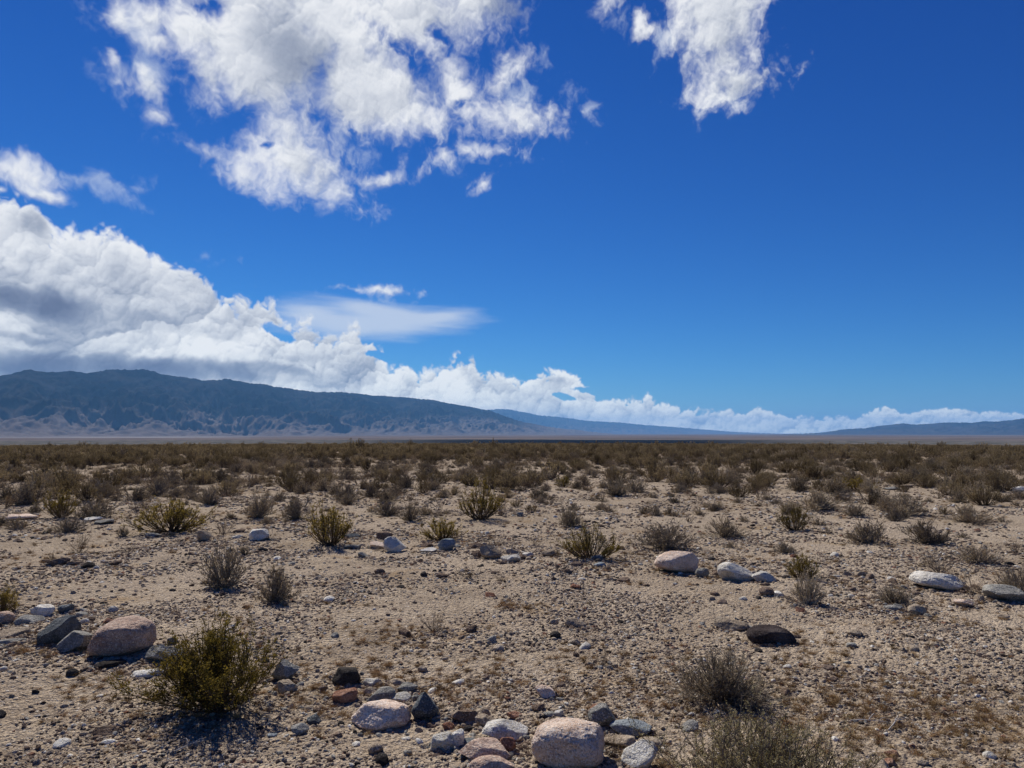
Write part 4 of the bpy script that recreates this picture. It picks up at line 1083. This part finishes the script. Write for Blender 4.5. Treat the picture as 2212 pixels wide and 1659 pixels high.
def gravel():
    P, Rr, Sc, Ix = [], [], [], []
    #    r0  r1   per m2, size range (m)
    for r0, r1, den, s0, s1, pw in ((2.6, 5.2, 3000, .006, .026, 2.2), (5.2, 8, 1500, .010, .034, 2.2), (8, 12.5, 620, .014, .048, 2.2), (12.5, 20, 150, .02, .07, 2.2), (20, 34, 28, .035, .10, 2.),
                                (2.6, 6, 34, .022, .042, 2.4), (6, 12, 20, .026, .055, 2.2), (12, 22, 7, .04, .09, 1.8)):
        n = int(.70*(r1*r1-r0*r0)*den)
        r = np.sqrt(rng.rand(n)*(r1*r1-r0*r0)+r0*r0); a = rng.uniform(-.70, .70, n); x, y = r*np.sin(a), r*np.cos(a)
        pat = fbm(x*.7, y*.7, 4, .55, 61)
        ok = rng.rand(n) < np.clip(.50+2.5*pat, .05, 1)
        x, y = x[ok], y[ok]; n = len(x)
        s = s0+(s1-s0)*rng.rand(n)**pw
        P.append(np.stack([x, y, ground_z(x, y)-s*.05], 1)); Rr.append(np.stack([rng.uniform(-.4, .4, n), rng.uniform(-.4, .4, n), rng.rand(n)*6.28], 1))
        Sc.append(np.stack([s*rng.uniform(.9, 1.7, n), s, s*rng.uniform(.45, .95, n)], 1))
        Ix.append(rng.choice(10, n, p=[.12, .23, .05, .05, .22, .045, .08, .025, .12, .06]))
    for (cx, cy, rad) in [t for t in SPOTS if t[2] > .05 and math.hypot(t[0], t[1]) < 15][:115]:
        n = int(26+rad*150); th = rng.rand(n)*6.28; q = rad*(.75+.9*rng.rand(n)**1.3)+.01; x = cx+np.cos(th)*q; y = cy+np.sin(th)*q*.9
        s = rng.uniform(.010, .030, n)*(1+math.hypot(cx, cy)*.05)
        P.append(np.stack([x, y, ground_z(x, y)-s*.05], 1)); Rr.append(np.stack([rng.uniform(-.4, .4, n), rng.uniform(-.4, .4, n), rng.rand(n)*6.28], 1))
        Sc.append(np.stack([s*rng.uniform(.9, 1.6, n), s, s*rng.uniform(.5, 1., n)], 1)); Ix.append(rng.choice([1, 4, 8, 2, 0, 9], n))
    P = np.concatenate(P); print('gravel', len(P))
    return scatter('gravel', P, np.concatenate(Rr), np.concatenate(Sc), np.concatenate(Ix), peb_src)
gravel()
# ------------------------------------------------------------------ dry grass, dead wood
straw = plant_mat('straw', (.26, .17, .075), (.38, .26, .125), (.50, .37, .21), .3)
dead = plant_mat('bleached_wood', (.22, .19, .16), (.34, .30, .26), (.48, .44, .39))
def tuft_shape(seed, n=46):
    rs = np.random.RandomState(seed); az = rs.rand(n)*6.28; th = rs.uniform(.2, 1.35, n); L = rs.uniform(.5, 1.1, n); s = np.linspace(0, 1, 4)[None, :]
    P = np.stack([rs.normal(size=(n, 1))*.12+np.sin(th)[:, None]*np.cos(az)[:, None]*L[:, None]*s, rs.normal(size=(n, 1))*.12+np.sin(th)[:, None]*np.sin(az)[:, None]*L[:, None]*s,
                  np.cos(th)[:, None]*L[:, None]*s**.8*.6], -1)
    P[:, 1:] += rs.normal(size=(n, 3, 3))*.05; P[..., 2] = np.maximum(P[..., 2], 0)
    return tubes(P, np.linspace(.016, .006, 4)[None, :]*np.ones((n, 1)))
tufts = []
for i, (px, py, lab) in enumerate([(948, 1482, 'tiny straw tuft behind the upright slate-grey rock'), (226, 1472, 'tiny straw tuft in front of the flat bright white stone'), (884, 1378, 'tiny orange-brown tuft beside the small grey tuft on the gravel flat')]):
    V, F = tuft_shape(40+i); o = mesh_obj('grass_tuft', V, F, straw); p = at(px, py); o.location = p; o.scale = (.06, .06, .06); tag(o, lab, 'grass tuft'); tufts.append(o)
def dry_grass():
    P = []
    for (px, py, rx, n) in ((793,1442,.35,90),(950,1482,.34,140),(880,1376,.22,60),(1106,1310,.16,40),(222,1470,.25,60),(2168,1585,.40,200),(1932,1556,.75,420),(1736,1400,.30,60),(1425,1660,.10,60),(1310,1500,.35,80),
                           (700,1500,.2,40),(1800,1480,.6,120),(60,1400,.3,60),(470,1500,.55,140),(1990,1330,.8,120),(1360,1210,.7,90),(75,1210,.5,60),(1920,1250,.9,90),(1270,1440,.4,60),(560,1340,.7,70),(1620,1210,1.,80),(500,1110,1.6,160),(1140,1150,1.5,90),(1700,1560,.5,160),(1040,1420,.6,60),(320,1240,1.,60)):
        c = at(px, py); k = rng.normal(size=(n, 2))*rx*np.array([1, .75]); P.append(np.array([c.x, c.y])+k)
    n = 5200; r = np.sqrt(rng.rand(n)*(24**2-3.2**2)+3.2**2); a = rng.uniform(-.68, .68, n); x, y = r*np.sin(a), r*np.cos(a)
    ok = rng.rand(n) < np.clip(2.6*fbm(x*.5, y*.5, 4, .6, 71)-.02, 0, 1); P.append(np.stack([x[ok], y[ok]], 1))
    P = np.concatenate(P); n = len(P); s = rng.uniform(.018, .055, n)*(1+.06*P[:, 1])
    z = ground_z(P[:, 0], P[:, 1])-.002
    print('dry grass', n)
    scatter('dry_grass', np.column_stack([P, z]), np.stack([rng.normal(size=n)*.15, rng.normal(size=n)*.15, rng.rand(n)*6.28], 1), np.stack([s, s, s*rng.uniform(.5, 1.2, n)], 1), rng.randint(0, 3, n), tufts)
dry_grass()
for i, (px, py, L, ang, lab) in enumerate([(1874,1563,.20,.1,'pale dead stick lying flat on straw-coloured ground, left of a darker stick'),(1938,1582,.20,.7,'dark dead stick slanting upward on straw-coloured ground at bottom right'),
        (600,1556,.13,-.5,'white forked twig lying in the big bush shadow'),(402,1612,.16,1.3,'bleached curved twig at the left end of the big bush shadow'),(1700,1600,.22,.2,'bent grey twig on the ground right of the round grey bush'),
        (925,1478,.14,.9,'thin pale twig behind the upright slate-grey rock')]):
    rs = np.random.RandomState(60+i); p = at(px, py); s = np.linspace(0, 1, 9)
    def branch(L, a0, x0, y0, z0, r0):
        a = a0+np.cumsum(rs.normal(size=9)*.13); x = x0+np.concatenate([[0], np.cumsum(np.cos(a[1:])*L/8)]); y = y0+np.concatenate([[0], np.cumsum(np.sin(a[1:])*L/8)]); z = z0+.004+.02*np.sin(s*3.1)*rs.rand()
        return np.stack([x, y, z], -1)[None], (r0*(1-.6*s))[None]
    P1, R1_ = branch(L, ang, -L/2*math.cos(ang), -L/2*math.sin(ang), 0, .0042); m = P1[0, 4]; P2, R2 = branch(L*.45, ang+.7, m[0], m[1], m[2], .0028); P3, R3 = branch(L*.3, ang-.6, *P1[0, 6], .002)
    V, F = join([tubes(P1, R1_, 5), tubes(P2, R2, 5), tubes(P3, R3, 5)]); o = mesh_obj('dead_branch', V, F, dead, smooth=True); o.location = p+Vector((0, 0, .006)); tag(o, lab, 'dead branch')
# ------------------------------------------------------------------ the air between here and the mountains
def build_haze():
    hx, y0, y1, z0, z1 = 76000, -3000, 78000, -60, 1560
    V = [(x, y, z) for z in (z0, z1) for y in (y0, y1) for x in (-hx, hx)]
    F = [(0, 2, 3, 1), (4, 5, 7, 6), (0, 1, 5, 4), (2, 6, 7, 3), (0, 4, 6, 2), (1, 3, 7, 5)]
    m = bpy.data.materials.new('haze'); m.use_nodes = True; T = NT(m.node_tree); T.n.clear()
    out = T.new('ShaderNodeOutputMaterial'); v = T.new('ShaderNodeVolumePrincipled')
    v.inputs['Color'].default_value = HAZE_COLOR; v.inputs['Density'].default_value = HAZE_DENSITY; v.inputs['Anisotropy'].default_value = .1
    T.l.new(v.outputs[0], out.inputs['Volume'])
    o = mesh_obj('haze', V, F, m); tag(o, kind='stuff')
HAZE_COLOR = (.21, .52, .96, 1); HAZE_DENSITY = 1.9e-5
build_haze()
